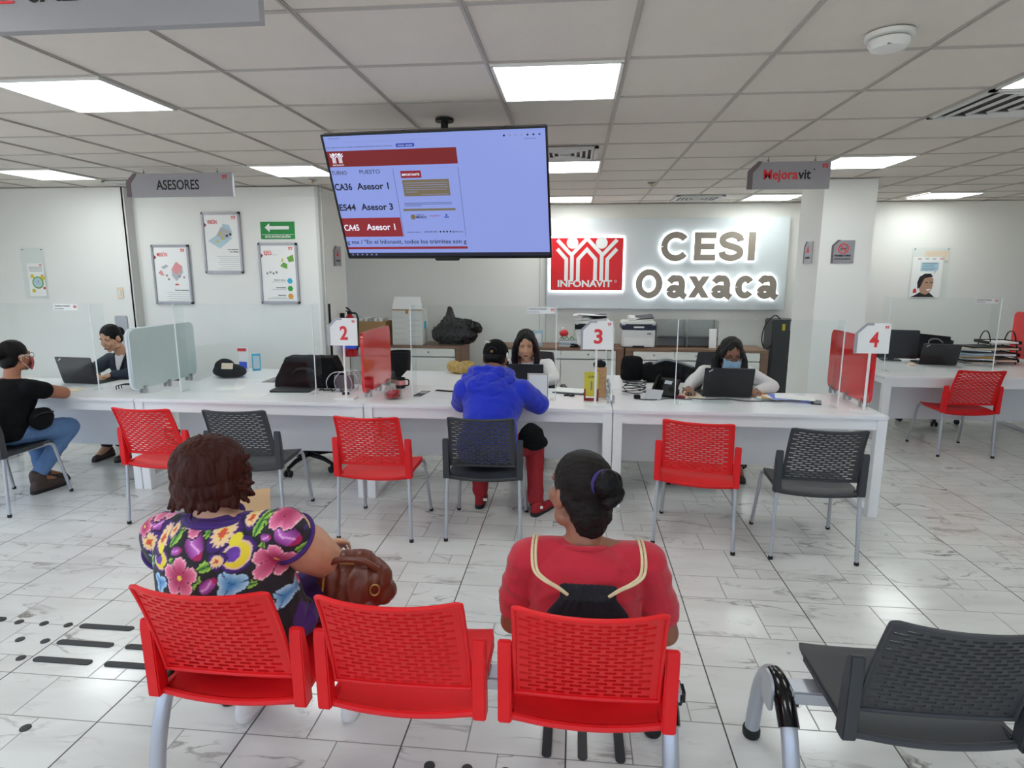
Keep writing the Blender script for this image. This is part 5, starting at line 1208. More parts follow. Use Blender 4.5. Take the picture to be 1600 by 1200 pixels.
def long_hair(h, m, parent, name='hair', L=.24, wave=.006, wide=1.):
    mb = MB(); h.sph(mb, (0, -.026, .040), (.083, .094, .090), 22); h.sph(mb, (0, -.06, -.04), (.082, .05, .09))
    for q in (-1, 1):
        for y0, y1, dz in ((-.05, -.06, 0), (-.015, -.005, .02), (.02, .04, .01)):
            a = (q*.074, y0, .03); b = (q*.088*wide, y0+.006, -.06); c = (q*.090*wide, (y0+y1)/2+.015, -.12); e = (q*.076*wide, y1+.025, -L+dz)
            for (p0, r0), (p1, r1) in zip(((a, .018), (b, .023), (c, .026)), ((b, .023), (c, .026), (e, .014))): h.cap(mb, p0, r0, p1, r1)
        h.cap(mb, (q*.012, .035, .117), .012, (q*.050, .052, .080), .012); h.cap(mb, (q*.050, .052, .080), .012, (q*.074, .036, .020), .013); h.cap(mb, (q*.074, .036, .020), .013, (q*.086*wide, .02, -.06), .018)
    h.cap(mb, (-.03, -.075, -.05), .045, (-.03, -.09, -L*.9), .03); h.cap(mb, (.03, -.075, -.05), .045, (.03, -.09, -L*.9), .03)
    return blob(name, mb, m, parent, .005, 2, wave, (30, 30, 5), 2.)
def paint(me, fn):
    n = len(me.vertices); co = np.empty(n*3); me.vertices.foreach_get('co', co); co = co.reshape(-1, 3)
    c = np.ones((n, 4)); c[:, :3] = fn(co)
    at = me.color_attributes.new('pattern', 'FLOAT_COLOR', 'POINT'); at.data.foreach_set('color', c.ravel())
dm('tee_red', '#c01a31', .8, var=.08, bump=.25, bscale=500, sheen=.2); dm('hoodie', '#0f2abc', .85, var=.08, bump=.3, bscale=450, sheen=.25); dm('track_red', '#9c1522', .7, var=.1, bump=.2, bscale=500)
dm('tee_black', '#0a0a0c', .9, spec=.2, var=.15, bump=.25, bscale=500); dm('jeans', '#5d7fac', .8, var=.22, vscale=14, bump=.3, bscale=500); dm('boot', '#40302a', .6, var=.2); dm('navy_cloth', '#2b3444', .75, var=.12, bump=.25, bscale=500); dm('white_cloth', '#e9e5e4', .8, var=.03, bump=.2, bscale=500)
dm('purple_cloth', '#43206f', .8, var=.15, bump=.3, bscale=400); dm('sock_pink', '#e64a8f', .8, var=.1); dm('shoe_white', '#e2dedc', .6, var=.05); dm('mask_blue', '#9dc3e0', .75, var=.04, bump=.2, bscale=300); dm('mask_pink', '#b05058', .75, var=.05); dm('cord', '#d8c7a0', .8, var=.15, vscale=60); dm('navy_fabric', '#10141e', .8, var=.3, bump=.4, bscale=200); dm('hair_grey', '#1a1412', .5, spec=.2, var=.9, vscale=16, bump=.8, bscale=80, stretch=(4, .5, 4)); dm('manila', '#dcb88c', .7, var=.04); dm('violet', '#3c2470', .7)
vm = vcol_mat('embroidered_cloth'); M['embroidered'] = vm

# ------------------------------------------------------------------ woman in the embroidered blouse
MOTIFS = [('h',.204,.975,.055,.2),('h',-.066,.954,.048,1.),('h',-.085,.796,.06,.3),('h',.176,.822,.06,.1),('p',.025,.916,.048,0),('p',.092,.948,.032,.6),('p',-.178,.889,.043,.4),('p',-.144,.914,.023,.2),('p',.277,.931,.035,0),('p',.317,.944,.019,0),('c',-.164,.835,.036,.3),('c',.079,.857,.048,.2),('p',.03,.848,.028,.5),('b',-.045,.885,.041,-.9),('b',.221,.901,.041,-.8),('b',-.103,.872,.019,.2),('b',.159,.902,.02,.2),('b',.01,.778,.03,.7),('b',.261,.812,.026,.5),('b',-.147,.962,.02,.5),('b',.302,.985,.019,.4),('b',.284,.777,.028,.3),('u',-.105,.977,.029,.3),('u',.134,.99,.025,.2),('u',.072,.776,.046,.1),('u',-.166,.765,.032,.4),('u',.295,.829,.02,0),('u',.324,.81,.022,.5),('u',.326,.699,.022,.5),('l',-.119,.909,.035,1.2),('l',-.014,.927,.027,1.1),('l',.125,.931,.036,1.2),('l',-.097,.933,.025,.3),('l',.16,.951,.028,.2),('l',-.123,.832,.028,.9),('l',-.045,.772,.031,.9),('l',-.002,.832,.033,.4),('l',.248,.983,.022,-.7),('l',.229,.791,.03,.8),('l',.253,.849,.03,.3),('l',.142,.866,.028,1.2),('l',-.028,.799,.023,-.8),('l',.248,.944,.022,.8),('l',-.203,.825,.023,.9),('l',.122,.767,.022,.1),('l',.067,.974,.017,.5),('l',-.165,.958,.023,.8),('y',.067,.899,.015,0),('y',-.168,.867,.013,0),('y',.308,.899,.012,0),('l',.221,.75,.028,.6),('p',.264,.73,.028,0),('c',.284,.702,.022,0),('y',.316,.681,.014,0),('p',.352,.815,.022,0),
    ('h',-.23,.96,.045,.5),('p',-.25,.86,.045,.5),('b',-.23,.91,.03,.2),('u',-.24,.80,.03,.2),('h',-.1,.68,.055,.4),('p',.02,.68,.05,.2),('h',.14,.67,.05,.9),('l',-.03,.72,.03,.2),('l',.08,.71,.03,.9),('b',-.18,.70,.03,.3),('u',.2,.7,.03,.3),('p',-.09,.6,.05,.2),('h',.05,.6,.05,.4),('l',-.02,.63,.03,.5),('l',.12,.61,.03,.2),('h',-.28,.90,.03,0),('p',.36,.74,.03,.2)]
def blouse_colors(co):
    x, y, z = co[:, 0], co[:, 1], co[:, 2]
    x = x-.03; sx = np.where(y > .02, -x*.9+.03, x); zz = np.where(y > .02, z-.02, z)
    C = np.tile(np.array([.012, .010, .016]), (len(x), 1))
    L_ = lambda h: np.array(lin(h))
    def put(mask, c):
        C[mask] = c[mask] if c.ndim == 2 else c
    def mixc(a, b, t): t = np.clip(t, 0, 1)[:, None]; return a*(1-t)+b*t
    for k in 'lubcphy':
        for (t, cx, cz, r, rot) in MOTIFS:
            if t != k: continue
            dx, dz = (sx-cx)/r, (zz-cz)/r; ca, sa = math.cos(rot), math.sin(rot); u, v = dx*ca+dz*sa, -dx*sa+dz*ca
            rho = np.hypot(u, v); ph = np.arctan2(v, u)
            if t == 'h':
                pet = .60+.42*np.abs(np.cos(2.5*ph))**.55+.03*np.cos(20*ph); put(rho < pet+.09, np.array([.01, .005, .01]))
                put(rho < pet, mixc(L_('#b01d57'), L_('#ff8fb4'), (rho/pet)**2.2))
                put((rho < pet) & (rho > .25) & (np.abs(np.cos(2.5*ph)) < .10), L_('#5a0a2a')); put((rho < pet) & (rho > .93*pet), L_('#ffc3d2')); put(rho < .13, L_('#f3d54a'))
            elif t == 'p':
                pet = .86+.16*np.cos(3*ph); put(rho < pet+.08, np.array([.01, .005, .02])); put(rho < pet, mixc(L_('#5b2a8e'), L_('#3a1566'), rho))
                ray_ = .50+.2*np.abs(np.sin(7*ph)); put(rho < ray_, mixc(L_('#f7dc3e'), L_('#f2c9b0'), rho/ray_)); put(rho < .22, L_('#e0572a')); put((rho < .34) & (np.abs(np.sin(2*ph)) < .25), L_('#c22a6a'))
            elif t == 'c':
                put(rho < 1.05, np.array([.01, .005, .02])); put(rho < 1., mixc(L_('#7a45b5'), L_('#3c1668'), rho)); r2 = np.hypot(u+.18, v-.14)
                put((rho < .80) & (r2 > .42), L_('#f0c8b8')); put((rho < .70) & (r2 > .46), L_('#f3d932'))
            elif t == 'b':
                e = u**2+(v/.62)**2*np.clip(1+.5*u, .5, 1.5); put(e < 1.2, np.array([.01, .005, .01])); put(e < 1, mixc(L_('#c76ac8'), L_('#7a1c74'), np.abs(v)*1.7)); put((e < 1) & (np.abs(v-.12*np.sin(4*u)) < .06), L_('#f0b4e4')); put((e < 1) & (u > .55), L_('#b3175e'))
            elif t == 'u':
                pet = .62+.38*np.abs(np.cos(1.5*ph)); put(rho < pet+.09, np.array([.005, .01, .02])); put(rho < pet, mixc(L_('#2f7fc4'), L_('#b9e2fa'), (rho/pet)**1.5)); put((rho < pet) & (np.abs(np.sin(1.5*ph)) < .09), L_('#174a86'))
            elif t == 'l':
                w_ = .48*(1-np.abs(u)**1.7)*(1+.10*np.sin(14*u)); m_ = (np.abs(u) < 1) & (np.abs(v) < w_); put((np.abs(u) < 1.08) & (np.abs(v) < w_+.10), np.array([.005, .012, .005]))
                put(m_, mixc(L_('#1f7a2c'), L_('#b7e35a'), np.abs(v)/(w_+1e-4))); put(m_ & (np.abs(v) < .05), L_('#0e4a1c'))
            elif t == 'y': put(rho < 1, L_('#f3df3a'))
    # crocheted purple trim round neck and armholes, purple side gusset
    pur = L_('#46207a')
    nk = np.hypot(x+.05, (y-.0)*1.15); put((z > .915) & (nk < .112), pur*(.8+.3*np.sin(z*900)[:, None]))
    gus = (x > .225) & (z < .80) & (y > -.14); put(gus & (z < .79-.25*np.abs(y)), pur)
    return C
t = person('seated woman seen from behind in a bright flower embroidered blouse with short brown hair', (-1.135, 1.80, 0))
nb = V3((-.02, .0, .935)); H1 = Head((-.05, .035, 1.075), 8, 4, .97)
pel, ch = (.03, -.02, .60), (-.015, -.01, .81)
shL, shR = V3((-.215, .015, .85)), V3((.205, -.005, .885))
elL, elR = V3((-.29, .14, .66)), V3((.28, .17, .70)); wrL, wrR = V3((-.16, .34, .70)), V3((.17, .40, .655))
kL, kR = V3((-.13, .40, .50)), V3((.22, .44, .50)); aL, aR = V3((-.11, .25, .11)), V3((.29, .31, .10))
mb = MB(); H1.shapes(mb); mb.cap(nb+V3((0, 0, -.04)), .062, H1.p(0, -.02, -.05), .055)
torso(mb, pel, ch, (.20, .15, .12), (.19, .125, .12)); limb(mb, (nb+V3((-.04, 0, -.03)), shL), (.05, .055)); limb(mb, (nb+V3((.04, 0, -.03)), shR), (.05, .055))
limb(mb, (shL, elL, wrL), (.066, .050, .028)); limb(mb, (shR, shR.lerp(elR, .5), elR, wrR), (.072, .082, .062, .032))
hand(mb, wrL, (.35, .5, .6), (.5, .6, -.3), 1, 35); hand(mb, wrR, (.1, .9, -.25), (.3, .1, -.9), -1, 30)
limb(mb, ((-.10, .05, .55), kL, aL), (.10, .066, .042)); limb(mb, ((.12, .05, .55), kR, aR), (.10, .066, .042)); limb(mb, (aL, aL+V3((0, .11, -.05))), (.038, .028)); limb(mb, (aR, aR+V3((0, .11, -.05))), (.038, .028))
body = blob('body', mb, 'skin', t, .007, 3); H1.features(body)
mb = MB(); torso(mb, pel, ch, (.225, .175, .14), (.20, .140, .125), .014, 6)
limb(mb, (nb+V3((-.05, 0, -.045)), shL), (.055, .076)); limb(mb, (nb+V3((.05, 0, -.045)), shR), (.055, .080)); mb.cap(shR, .084, shR.lerp(elR, .10), .082); mb.cap(shL, .08, shL.lerp(elL, .3), .078)
mb.sph((.05, .02, .56), (.24, .17, .10))
blo = blob('blouse', mb, 'embroidered', body, .0045, 5, .004, (9, 9, 6), 1., fn=lambda me: paint(me, blouse_colors))
for nm, c_, d_, r_ in (('neck_trim', nb+V3((0, -.0, .002)), V3((0, -.12, 1)), .078), ):
    d_ = d_.normalized(); a_ = d_.orthogonal().normalized(); b2 = d_.cross(a_); k_ = MB(); k_.tube([c_+(a_*math.cos(q*PI/18)+b2*math.sin(q*PI/18))*r_ for q in range(37)], .009, 8); k_.build(nm, 'purple_cloth', blo)
d_ = (elR-shR).normalized(); a_ = d_.orthogonal().normalized(); b2 = d_.cross(a_); k_ = MB(); c_ = shR.lerp(elR, .16); k_.tube([c_+(a_*math.cos(q*PI/18)+b2*math.sin(q*PI/18))*.083 for q in range(37)], .008, 8); k_.build('cuff_trim', 'purple_cloth', blo)
d_ = (elL-shL).normalized(); a_ = d_.orthogonal().normalized(); b2 = d_.cross(a_); k_ = MB(); c_ = shL.lerp(elL, .38); k_.tube([c_+(a_*math.cos(q*PI/18)+b2*math.sin(q*PI/18))*.079 for q in range(37)], .008, 8); k_.build('cuff_trim', 'purple_cloth', blo)
mb = MB(); mb.sph((.03, .0, .545), (.215, .17, .09)); limb(mb, ((-.10, .05, .55), kL, kL.lerp(aL, .72)), (.112, .078, .058)); limb(mb, ((.12, .05, .55), kR, kR.lerp(aR, .72)), (.112, .078, .058)); blob('trousers', mb, 'purple_cloth', body, .009, 4, .004)
for a_ in (aL, aR):
    s_ = MB(); s_.cap(a_+V3((0, .01, .07)), .044, a_+V3((0, .02, -.03)), .046); blob('sock', s_, 'sock_pink', body, .007, 2)
    shoe('shoe', 'shoe_white', 'shoe_white', body, a_+V3((0, -.045, -.105+.012)), a_+V3((.01, .18, -.10)), .08, .045)
mb = MB(); H1.sph(mb, (0, -.014, .018), (.120, .120, .108), 22); H1.sph(mb, (0, -.045, -.040), (.112, .080, .072)); H1.sph(mb, (-.01, -.05, -.075), (.095, .062, .040))
for q in (-1, 1): H1.sph(mb, (q*.088, .012, -.030), (.036, .06, .068))
rnd = random.Random(5)
for k in range(30):
    a = R(200+140*k/29); p0 = (.096*math.cos(a), .075*math.sin(a)-.02, -.072); L_ = .022+.022*rnd.random()
    out = .012+.02*rnd.random(); H1.cap(mb, p0, .018, (p0[0]+out*math.cos(a), p0[1]+out*math.sin(a)*.8, p0[2]-L_), .004)
for z0, x1, z1, y1 in ((.0, .146, .014, -.03), (-.025, .152, -.035, -.035), (-.05, .150, -.070, -.03), (-.065, .138, -.098, -.04), (.03, .136, .055, -.02), (-.04, .146, -.052, -.06), (-.055, .142, -.086, .0)): H1.cap(mb, (.095, -.01, z0), .024, (x1, y1, z1), .004)
blob('hair', mb, 'hair_brown', body, .004, 2, .008, (42, 42, 12), 2.)
# envelope she holds in front of her
o = tag(MB().box((0, 0, 0), (.34, .004, .20)).build('envelope', 'manila', None, (-1.355, 2.18, .755), (R(-28), R(-8), R(8))), 'tan envelope held by the woman in the embroidered blouse', 'envelope')
# handbag
m = MB(); m.sph((0, 0, .085), (.112, .085, .09)); m.cap((-.06, 0, .10), .065, (.055, 0, .10), .072); m.cap((-.05, 0, .15), .045, (.03, 0, .155), .045); m.cap((.06, 0, .05), .055, (.1, 0, .055), .045)
o = blob('handbag', m, 'leather', None, .006, 4, .012, (24, 10, 9), 3., cut=[((0, 0, .004), (0, 0, -1))], loc=(-.775, 1.97, .545), rot=(0, .12, .25)); tag(o, 'soft brown leather handbag beside the woman in the embroidered blouse', 'handbag')
MB().tube(catmull([(-.12, -.03, .13), (-.07, -.06, .19), (.02, -.06, .195), (.08, -.05, .16)], 6), .011, 8).build('handle', 'leather', o)
b_ = MB(); b_.box((-.03, -.062, .185), (.055, .01, .006), .002); b_.build('zip', 'brass', o)
b_ = MB(); b_.tube([(.075+.016*math.cos(q*PI/10), -.082, .10+.02*math.sin(q*PI/10)) for q in range(21)], .003, 6); b_.build('ring', 'brass', o); MB().box((-.10, -.075, .11), (.006, .006, .05)).build('pull_tab', 'brass', o)

# ------------------------------------------------------------------ woman in red T-shirt
t = person('seated woman seen from behind in a red T-shirt with dark hair in a bun', (.05, 1.84, 0))
nb = V3((-.005, .01, .885)); H2 = Head((-.025, .045, 1.035), 37, 0, 1.10)
pel, ch = (0, -.02, .57), (0, -.01, .76); shL, shR = V3((-.180, .0, .810)), V3((.185, .0, .815)); elL, elR = V3((-.235, .04, .57)), V3((.265, .03, .565)); wrL, wrR = V3((-.10, .26, .57)), V3((.13, .26, .57))
mb = MB(); H2.shapes(mb); mb.cap(nb+V3((0, -.01, -.05)), .058, H2.p(0, -.02, -.05), .052); torso(mb, pel, ch, (.165, .12, .11), (.165, .11, .12))
for a, b, c_, q in ((shL, elL, wrL, 1), (shR, elR, wrR, -1)):
    limb(mb, (nb+V3((-.03*q, 0, -.03)), a), (.045, .052)); limb(mb, (a, b, c_), (.056, .044, .027)); hand(mb, c_, (.3*q, .9, -.2), (0, .2, -1), q, 28)
kL, kR = V3((-.11, .42, .49)), V3((.13, .42, .49)); aL, aR = V3((-.10, .42, .09)), V3((.13, .42, .09))
for a, b, q in ((kL, aL, -1), (kR, aR, 1)): limb(mb, ((q*.09, .03, .54), a, b), (.085, .06, .038)); limb(mb, (b, b+V3((0, .12, -.05))), (.036, .027))
body = blob('body', mb, 'skin_dark', t, .007, 3); H2.features(body)
mb = MB(); torso(mb, pel, ch, (.185, .135, .12), (.178, .118, .118), .012, 6)
for a, b, q in ((shL, elL, 1), (shR, elR, -1)): limb(mb, (nb+V3((-.045*q, -.005, -.045)), a), (.052, .068)); mb.cap(a, .070, a.lerp(b, .66), .064)
tee = blob('t_shirt', mb, 'tee_red', body, .006, 5, .011, (6, 6, 15), 4., cut=[(tuple(shL.lerp(elL, .86)), (-.1, 0, -1)) if False else ((0, 0, .45), (0, 0, -1))])
k_ = MB(); d_ = V3((0, .28, 1)).normalized(); a_ = d_.orthogonal().normalized(); b2 = d_.cross(a_); k_.tube([nb+V3((0, -.005, -.018))+(a_*math.cos(q*PI/18)+b2*math.sin(q*PI/18))*.072 for q in range(37)], .009, 8); k_.build('neck_band', 'tee_red', tee)
mb = MB(); mb.sph((0, -.0, .54), (.18, .135, .085)); [limb(mb, ((q*.09, .03, .54), a, a.lerp(b, .85)), (.095, .07, .052)) for a, b, q in ((kL, aL, -1), (kR, aR, 1))]; blob('trousers', mb, 'black_fabric', body, .009, 4, .004)
for a_ in (aL, aR): shoe('shoe', 'black', 'rubber', body, a_+V3((0, -.04, -.085)), a_+V3((0, .18, -.085)))
mb = MB(); H2.sph(mb, (0, -.022, .036), (.080, .094, .088), 24); H2.sph(mb, (0, -.055, -.03), (.070, .055, .075)); H2.sph(mb, (0, -.058, -.085), (.05, .04, .04)); H2.cap(mb, (.055, -.02, .0), .03, (.03, -.07, -.06), .03); H2.cap(mb, (-.055, -.03, .0), .03, (-.03, -.07, -.06), .03)
hr = blob('hair', mb, 'hair_grey', body, .005, 3, .0035, (14, 70, 70), 2.)
mb = MB(); H2.sph(mb, (.0, -.128, .055), (.040, .034, .042)); H2.cap(mb, (.02, -.14, .03), .022, (-.01, -.145, .01), .018); H2.cap(mb, (.0, -.1, .052), .03, (.0, -.12, .055), .03)
blob('hair_bun', mb, 'hair_black', hr, .004, 2, .005, (40, 40, 40), 6.)
k_ = MB(); c_ = V3((0, -.108, .073)); k_.tube([H2.p(.033*math.cos(q*PI/10), -.104, .053+.033*math.sin(q*PI/10)) for q in range(21)], .008, 8); k_.build('hair_tie', 'violet', hr)
# drawstring bag worn on her back
mb = MB(); mb.sph((0, 0, .13), (.13, .024, .13)); mb.cap((-.09, .005, .03), .022, (.09, .005, .03), .022); mb.cap((-.075, .0, .24), .018, (.075, .0, .24), .018)
bag = blob('drawstring_bag', mb, 'navy_fabric', None, .005, 3, .004, (40, 10, 6), 1., loc=(.055, 1.672, .50)); tag(bag, 'dark navy drawstring bag with cream cords on the back of the red T-shirt', 'bag')
g_ = MB()
for k in range(17):
    x = -.075+.15*k/16; g_.cap((x*1.45, -.010, .235), .011, (x*.95, -.018-.005*(k % 2), .29), .0095); g_.cap((x*.95, -.018, .29), .0095, (x, -.012+.005*(k % 2), .322), .0085)
blob('gathered_top', g_, 'navy_fabric', bag, .004, 1)
for s in (-1, 1):
    for d in (0, .0105):
        pts = [(s*(.058+d*.2), -.028, .305), (s*(.085+d*.6), -.026, .325), (s*(.122+d), -.020, .345), (s*(.148+d), -.006, .365), (s*(.157+d), .045, .388), (s*(.16+d), .14, .392), (s*(.16+d), .23, .365), (s*(.16+d), .27, .29)]
        MB().tube(catmull(pts, 6), .0043, 8).build('cord', 'cord', bag)

# ------------------------------------------------------------------ man in the blue hoodie
t = person('man in a bright blue hoodie, black cap and red track trousers leaning on the counter', (-.565, 3.95, 0))
nb = V3((.0, .26, 1.0)); H3 = Head((.01, .365, 1.115), -8, 30, 1.05)
pel, ch = (0, -.03, .58), (.02, .16, .85); shL, shR = V3((-.175, .19, .915)), V3((.205, .19, .915)); elL, elR = V3((-.235, .33, .80)), V3((.325, .31, .80)); wrL, wrR = V3((-.03, .53, .79)), V3((.17, .55, .785))
mb = MB(); H3.shapes(mb); mb.cap(nb+V3((0, -.02, -.04)), .06, H3.p(0, -.02, -.05), .055); torso(mb, pel, ch, (.165, .12, .11), (.175, .115, .13))
for a, b, c_, q in ((shL, elL, wrL, 1), (shR, elR, wrR, -1)): limb(mb, (nb+V3((-.03*q, -.02, -.03)), a), (.05, .056)); limb(mb, (a, b, c_), (.056, .044, .028)); hand(mb, c_, (.2*q, .9, -.15), (0, .1, -1), q, 24)
kL, kR = V3((-.11, .42, .50)), V3((.29, .42, .49)); aL, aR = V3((-.11, .38, .10)), V3((.31, .27, .10))
for a, b, q in ((kL, aL, -1), (kR, aR, 1)): limb(mb, ((q*.09, .02, .54), a, b), (.09, .062, .04)); limb(mb, (b, b+V3((.03*q, .12, -.05))), (.038, .028))
body = blob('body', mb, 'skin_dark', t, .007, 3); H3.features(body)
mb = MB(); torso(mb, pel, ch, (.185, .145, .13), (.195, .135, .14), .018, 7)
for a, b, c_, q in ((shL, elL, wrL, 1), (shR, elR, wrR, -1)): limb(mb, (nb+V3((-.05*q, -.03, -.05)), a), (.07, .082)); limb(mb, (a, b, b.lerp(c_, .8)), (.084, .072, .05))
hd = blob('hoodie', mb, 'hoodie', body, .007, 6, .011, (8, 8, 8), 7., cut=[((0, 0, .47), (0, 0, -1))])
mb = MB(); mb.cap((-.16, .22, .985), .05, (-.10, .10, .955), .055); mb.cap((-.10, .10, .955), .055, (.03, .07, .93), .06); mb.cap((.03, .07, .93), .06, (.13, .20, .985), .045)
mb.cap((-.13, .27, 1.03), .045, (-.07, .17, 1.045), .05); mb.cap((-.07, .17, 1.045), .05, (.05, .17, 1.035), .05); mb.cap((.05, .17, 1.035), .05, (.115, .27, 1.02), .04); mb.sph((-.02, .13, .985), (.10, .07, .07))
blob('hood', mb, 'hoodie', hd, .006, 3, .016, (11, 11, 16), 3.)
mb = MB(); mb.sph((0, 0, .545), (.175, .135, .085)); [limb(mb, ((q*.09, .02, .55), a, a.lerp(b, .45), b+V3((0, 0, .02))), (.098, .078, .062, .058)) for a, b, q in ((kL, aL, -1), (kR, aR, 1))]
tr = blob('track_trousers', mb, 'track_red', body, .007, 4, .006, (10, 10, 10), 2.)
st = MB()
for k in range(3): st.tube([V3((.375-.0*k, .16+.03*k, .575-.0*k)), V3((.36, .24+.03*k, .575)), V3((.30, .27+.03*k, .59)), V3((.24, .28+.03*k, .585))], .005, 6)
st.build('stripes', 'ink', tr)
for a_, b_ in ((aL, V3((0, .20, 0))), (aR, V3((.10, .17, 0)))):
    c_ = MB(); c_.cap(a_+V3((0, 0, .05)), .045, a_+V3((0, 0, -.02)), .044); blob('sock', c_, 'ink', body, .007, 2)
    s_ = shoe('trainer', 'track_red', 'ink', body, a_+V3((0, -.05, -.095)), a_+V3((0, -.05, -.095))+b_*1.2)
    q_ = a_+V3((.03, -.03, -.035)); MB().box((q_.x+.012, q_.y-.02, q_.z), (.03, .006, .02), .002).build('white_mark', 'white', s_)
mb = MB(); H3.sph(mb, (0, -.014, .036), (.087, .104, .094), 24)
cap_ = blob('cap', mb, 'black_fabric', body, .006, 2, cut=[(tuple(H3.p(0, 0, .0)), tuple(H3.r @ V3((0, .12, -1))))])
b_ = MB(); b_.grid(lambda u, v: H3.p((u-.5)*.15*(1-.3*v*abs(2*u-1)), .085+.07*v*(1-.3*(2*u-1)**2), .035-.02*(2*u-1)**2-.012*v), 10, 5).solid(.004); b_.build('cap_brim', 'black_fabric', cap_)
b_ = MB(); b_.tube([H3.p(.03*math.cos(q*PI/10), -.116+.004*abs(math.cos(q*PI/10)), .012+.026*math.sin(q*PI/10)) for q in range(11)], .003, 6); b_.build('strap_opening', 'ink', cap_); b_ = MB(); b_.box((0, 0, 0), (.05, .003, .012)).xf(Matrix.Translation(H3.p(-.035, -.105, .075)) @ H3.r.to_4x4() @ Matrix.Rotation(R(20), 4, 'Z') @ Matrix.Rotation(R(38), 4, 'X')); b_.build('embroidered_mark', 'white', cap_)
b_ = MB(); b_.sph(H3.p(.084, -.02, .02), (.006, .022, .02), H3.r.to_4x4()); b_.build('white_emblem', 'white', cap_); b_ = MB(); b_.box((0, 0, 0), (.02, .004, .016)).xf(Matrix.Translation(H3.p(0, -.116, .004)) @ H3.r.to_4x4()); b_.build('buckle', 'brass', cap_)
mb = MB(); H3.sph(mb, (0, -.035, -.012), (.076, .068, .055)); blob('hair', mb, 'hair_black', body, .005, 2, .003, (40, 40, 20))
mb = MB(); mb.sph((0, 0, .08), (.085, .07, .09)); mb.cap((.02, 0, .03), .05, (.07, 0, .04), .04)
o = blob('waist_bag', mb, 'black_fabric', None, .007, 4, .008, (14, 14, 14), 2., loc=(-.275, 4.03, .545)); tag(o, 'black bag resting on the right thigh of the man in the hoodie', 'bag')

# ------------------------------------------------------------------ visitor in black at the left edge
t = person('visitor in black T-shirt and jeans with white-armed glasses at the left edge', (-4.21, 4.0, 0))
nb = V3((.035, .12, .935)); H4 = Head((.03, .185, 1.095), -12, 3, 1.0)
pel, ch = (.0, -.03, .57), (.03, .09, .80); shL, shR = V3((-.15, .10, .865)), V3((.20, .10, .865)); elL, elR = V3((-.20, .32, .79)), V3((.25, .33, .79)); wrL, wrR = V3((-.05, .50, .785)), V3((.03, .47, .785))
mb = MB(); H4.shapes(mb); mb.cap(nb+V3((0, -.01, -.05)), .056, H4.p(0, -.02, -.05), .05); torso(mb, pel, ch, (.17, .13, .11), (.165, .115, .125))
for a, b, c_, q in ((shL, elL, wrL, 1), (shR, elR, wrR, -1)): limb(mb, (nb+V3((-.03*q, 0, -.03)), a), (.045, .052)); limb(mb, (a, b, c_), (.058, .048, .028)); hand(mb, c_, (.5*q, .8, 0), (0, .1, -1), q, 20)
kL, kR = V3((-.12, .40, .49)), V3((.17, .42, .49)); aL, aR = V3((-.05, .36, .12)), V3((.02, .24, .12))
for a, b, q in ((kL, aL, -1), (kR, aR, 1)): limb(mb, ((q*.09, .02, .54), a, b), (.09, .062, .04)); limb(mb, (b, b+V3((.02, .12, -.06))), (.038, .028))
body = blob('body', mb, 'skin_mid', t, .007, 3); H4.features(body, mouth=False)
mb = MB(); torso(mb, pel, ch, (.19, .15, .12), (.178, .128, .13), .012, 6)
for a, b, q in ((shL, elL, 1), (shR, elR, -1)): limb(mb, (nb+V3((-.045*q, -.005, -.045)), a), (.052, .068)); mb.cap(a, .070, a.lerp(b, .36), .066)
blob('t_shirt', mb, 'tee_black', body, .007, 6, .006, (8, 8, 10), 3., cut=[((0, 0, .50), (0, 0, -1))])
mb = MB(); mb.sph((0, 0, .54), (.185, .15, .085)); [limb(mb, ((q*.09, .02, .55), a, a.lerp(b, .5), b+V3((0, 0, .02))), (.102, .078, .060, .050)) for a, b, q in ((kL, aL, -1), (kR, aR, 1))]; blob('jeans', mb, 'jeans', body, .007, 4, .006, (12, 12, 12), 2.)
for a_, q in ((aL, 0), (aR, 1)):
    bo = shoe('boot', 'boot', 'rubber', body, a_+V3((0, -.04, -.115)), a_+V3((.05, .19, -.115)), .11); c_ = MB(); c_.cap(a_+V3((0, 0, .02)), .058, a_+V3((0, .0, -.06)), .052); c_.cap(a_+V3((0, .0, -.05)), .048, a_+V3((.03, .13, -.082)), .038); blob('boot_shaft', c_, 'boot', bo, .007, 2)
mb = MB(); H4.sph(mb, (0, -.022, .036), (.080, .096, .088), 24); H4.sph(mb, (0, -.055, -.03), (.070, .055, .07)); H4.sph(mb, (0, -.11, .03), (.05, .045, .05)); blob('hair', mb, 'hair_black', body, .006, 3, .003, (10, 50, 50))
g_ = MB()
for q in (-1, 1):
    g_.tube([H4.p(q*.080, -.03, .0), H4.p(q*.080, .0, .010), H4.p(q*.072, .085, .008)], .0032, 6)
g_ = g_.build('glasses', 'white', body); l_ = MB()
for q in (-1, 1): l_.tube([H4.p(q*.034+.026*math.cos(k*PI/10), .098-.004*abs(math.cos(k*PI/10)), .004+.018*math.sin(k*PI/10)) for k in range(21)], .0022, 6)
l_.tube([H4.p(-.009, .1, .008), H4.p(.009, .1, .008)], .002, 6); l_.build('lens_frame', 'ink', g_)
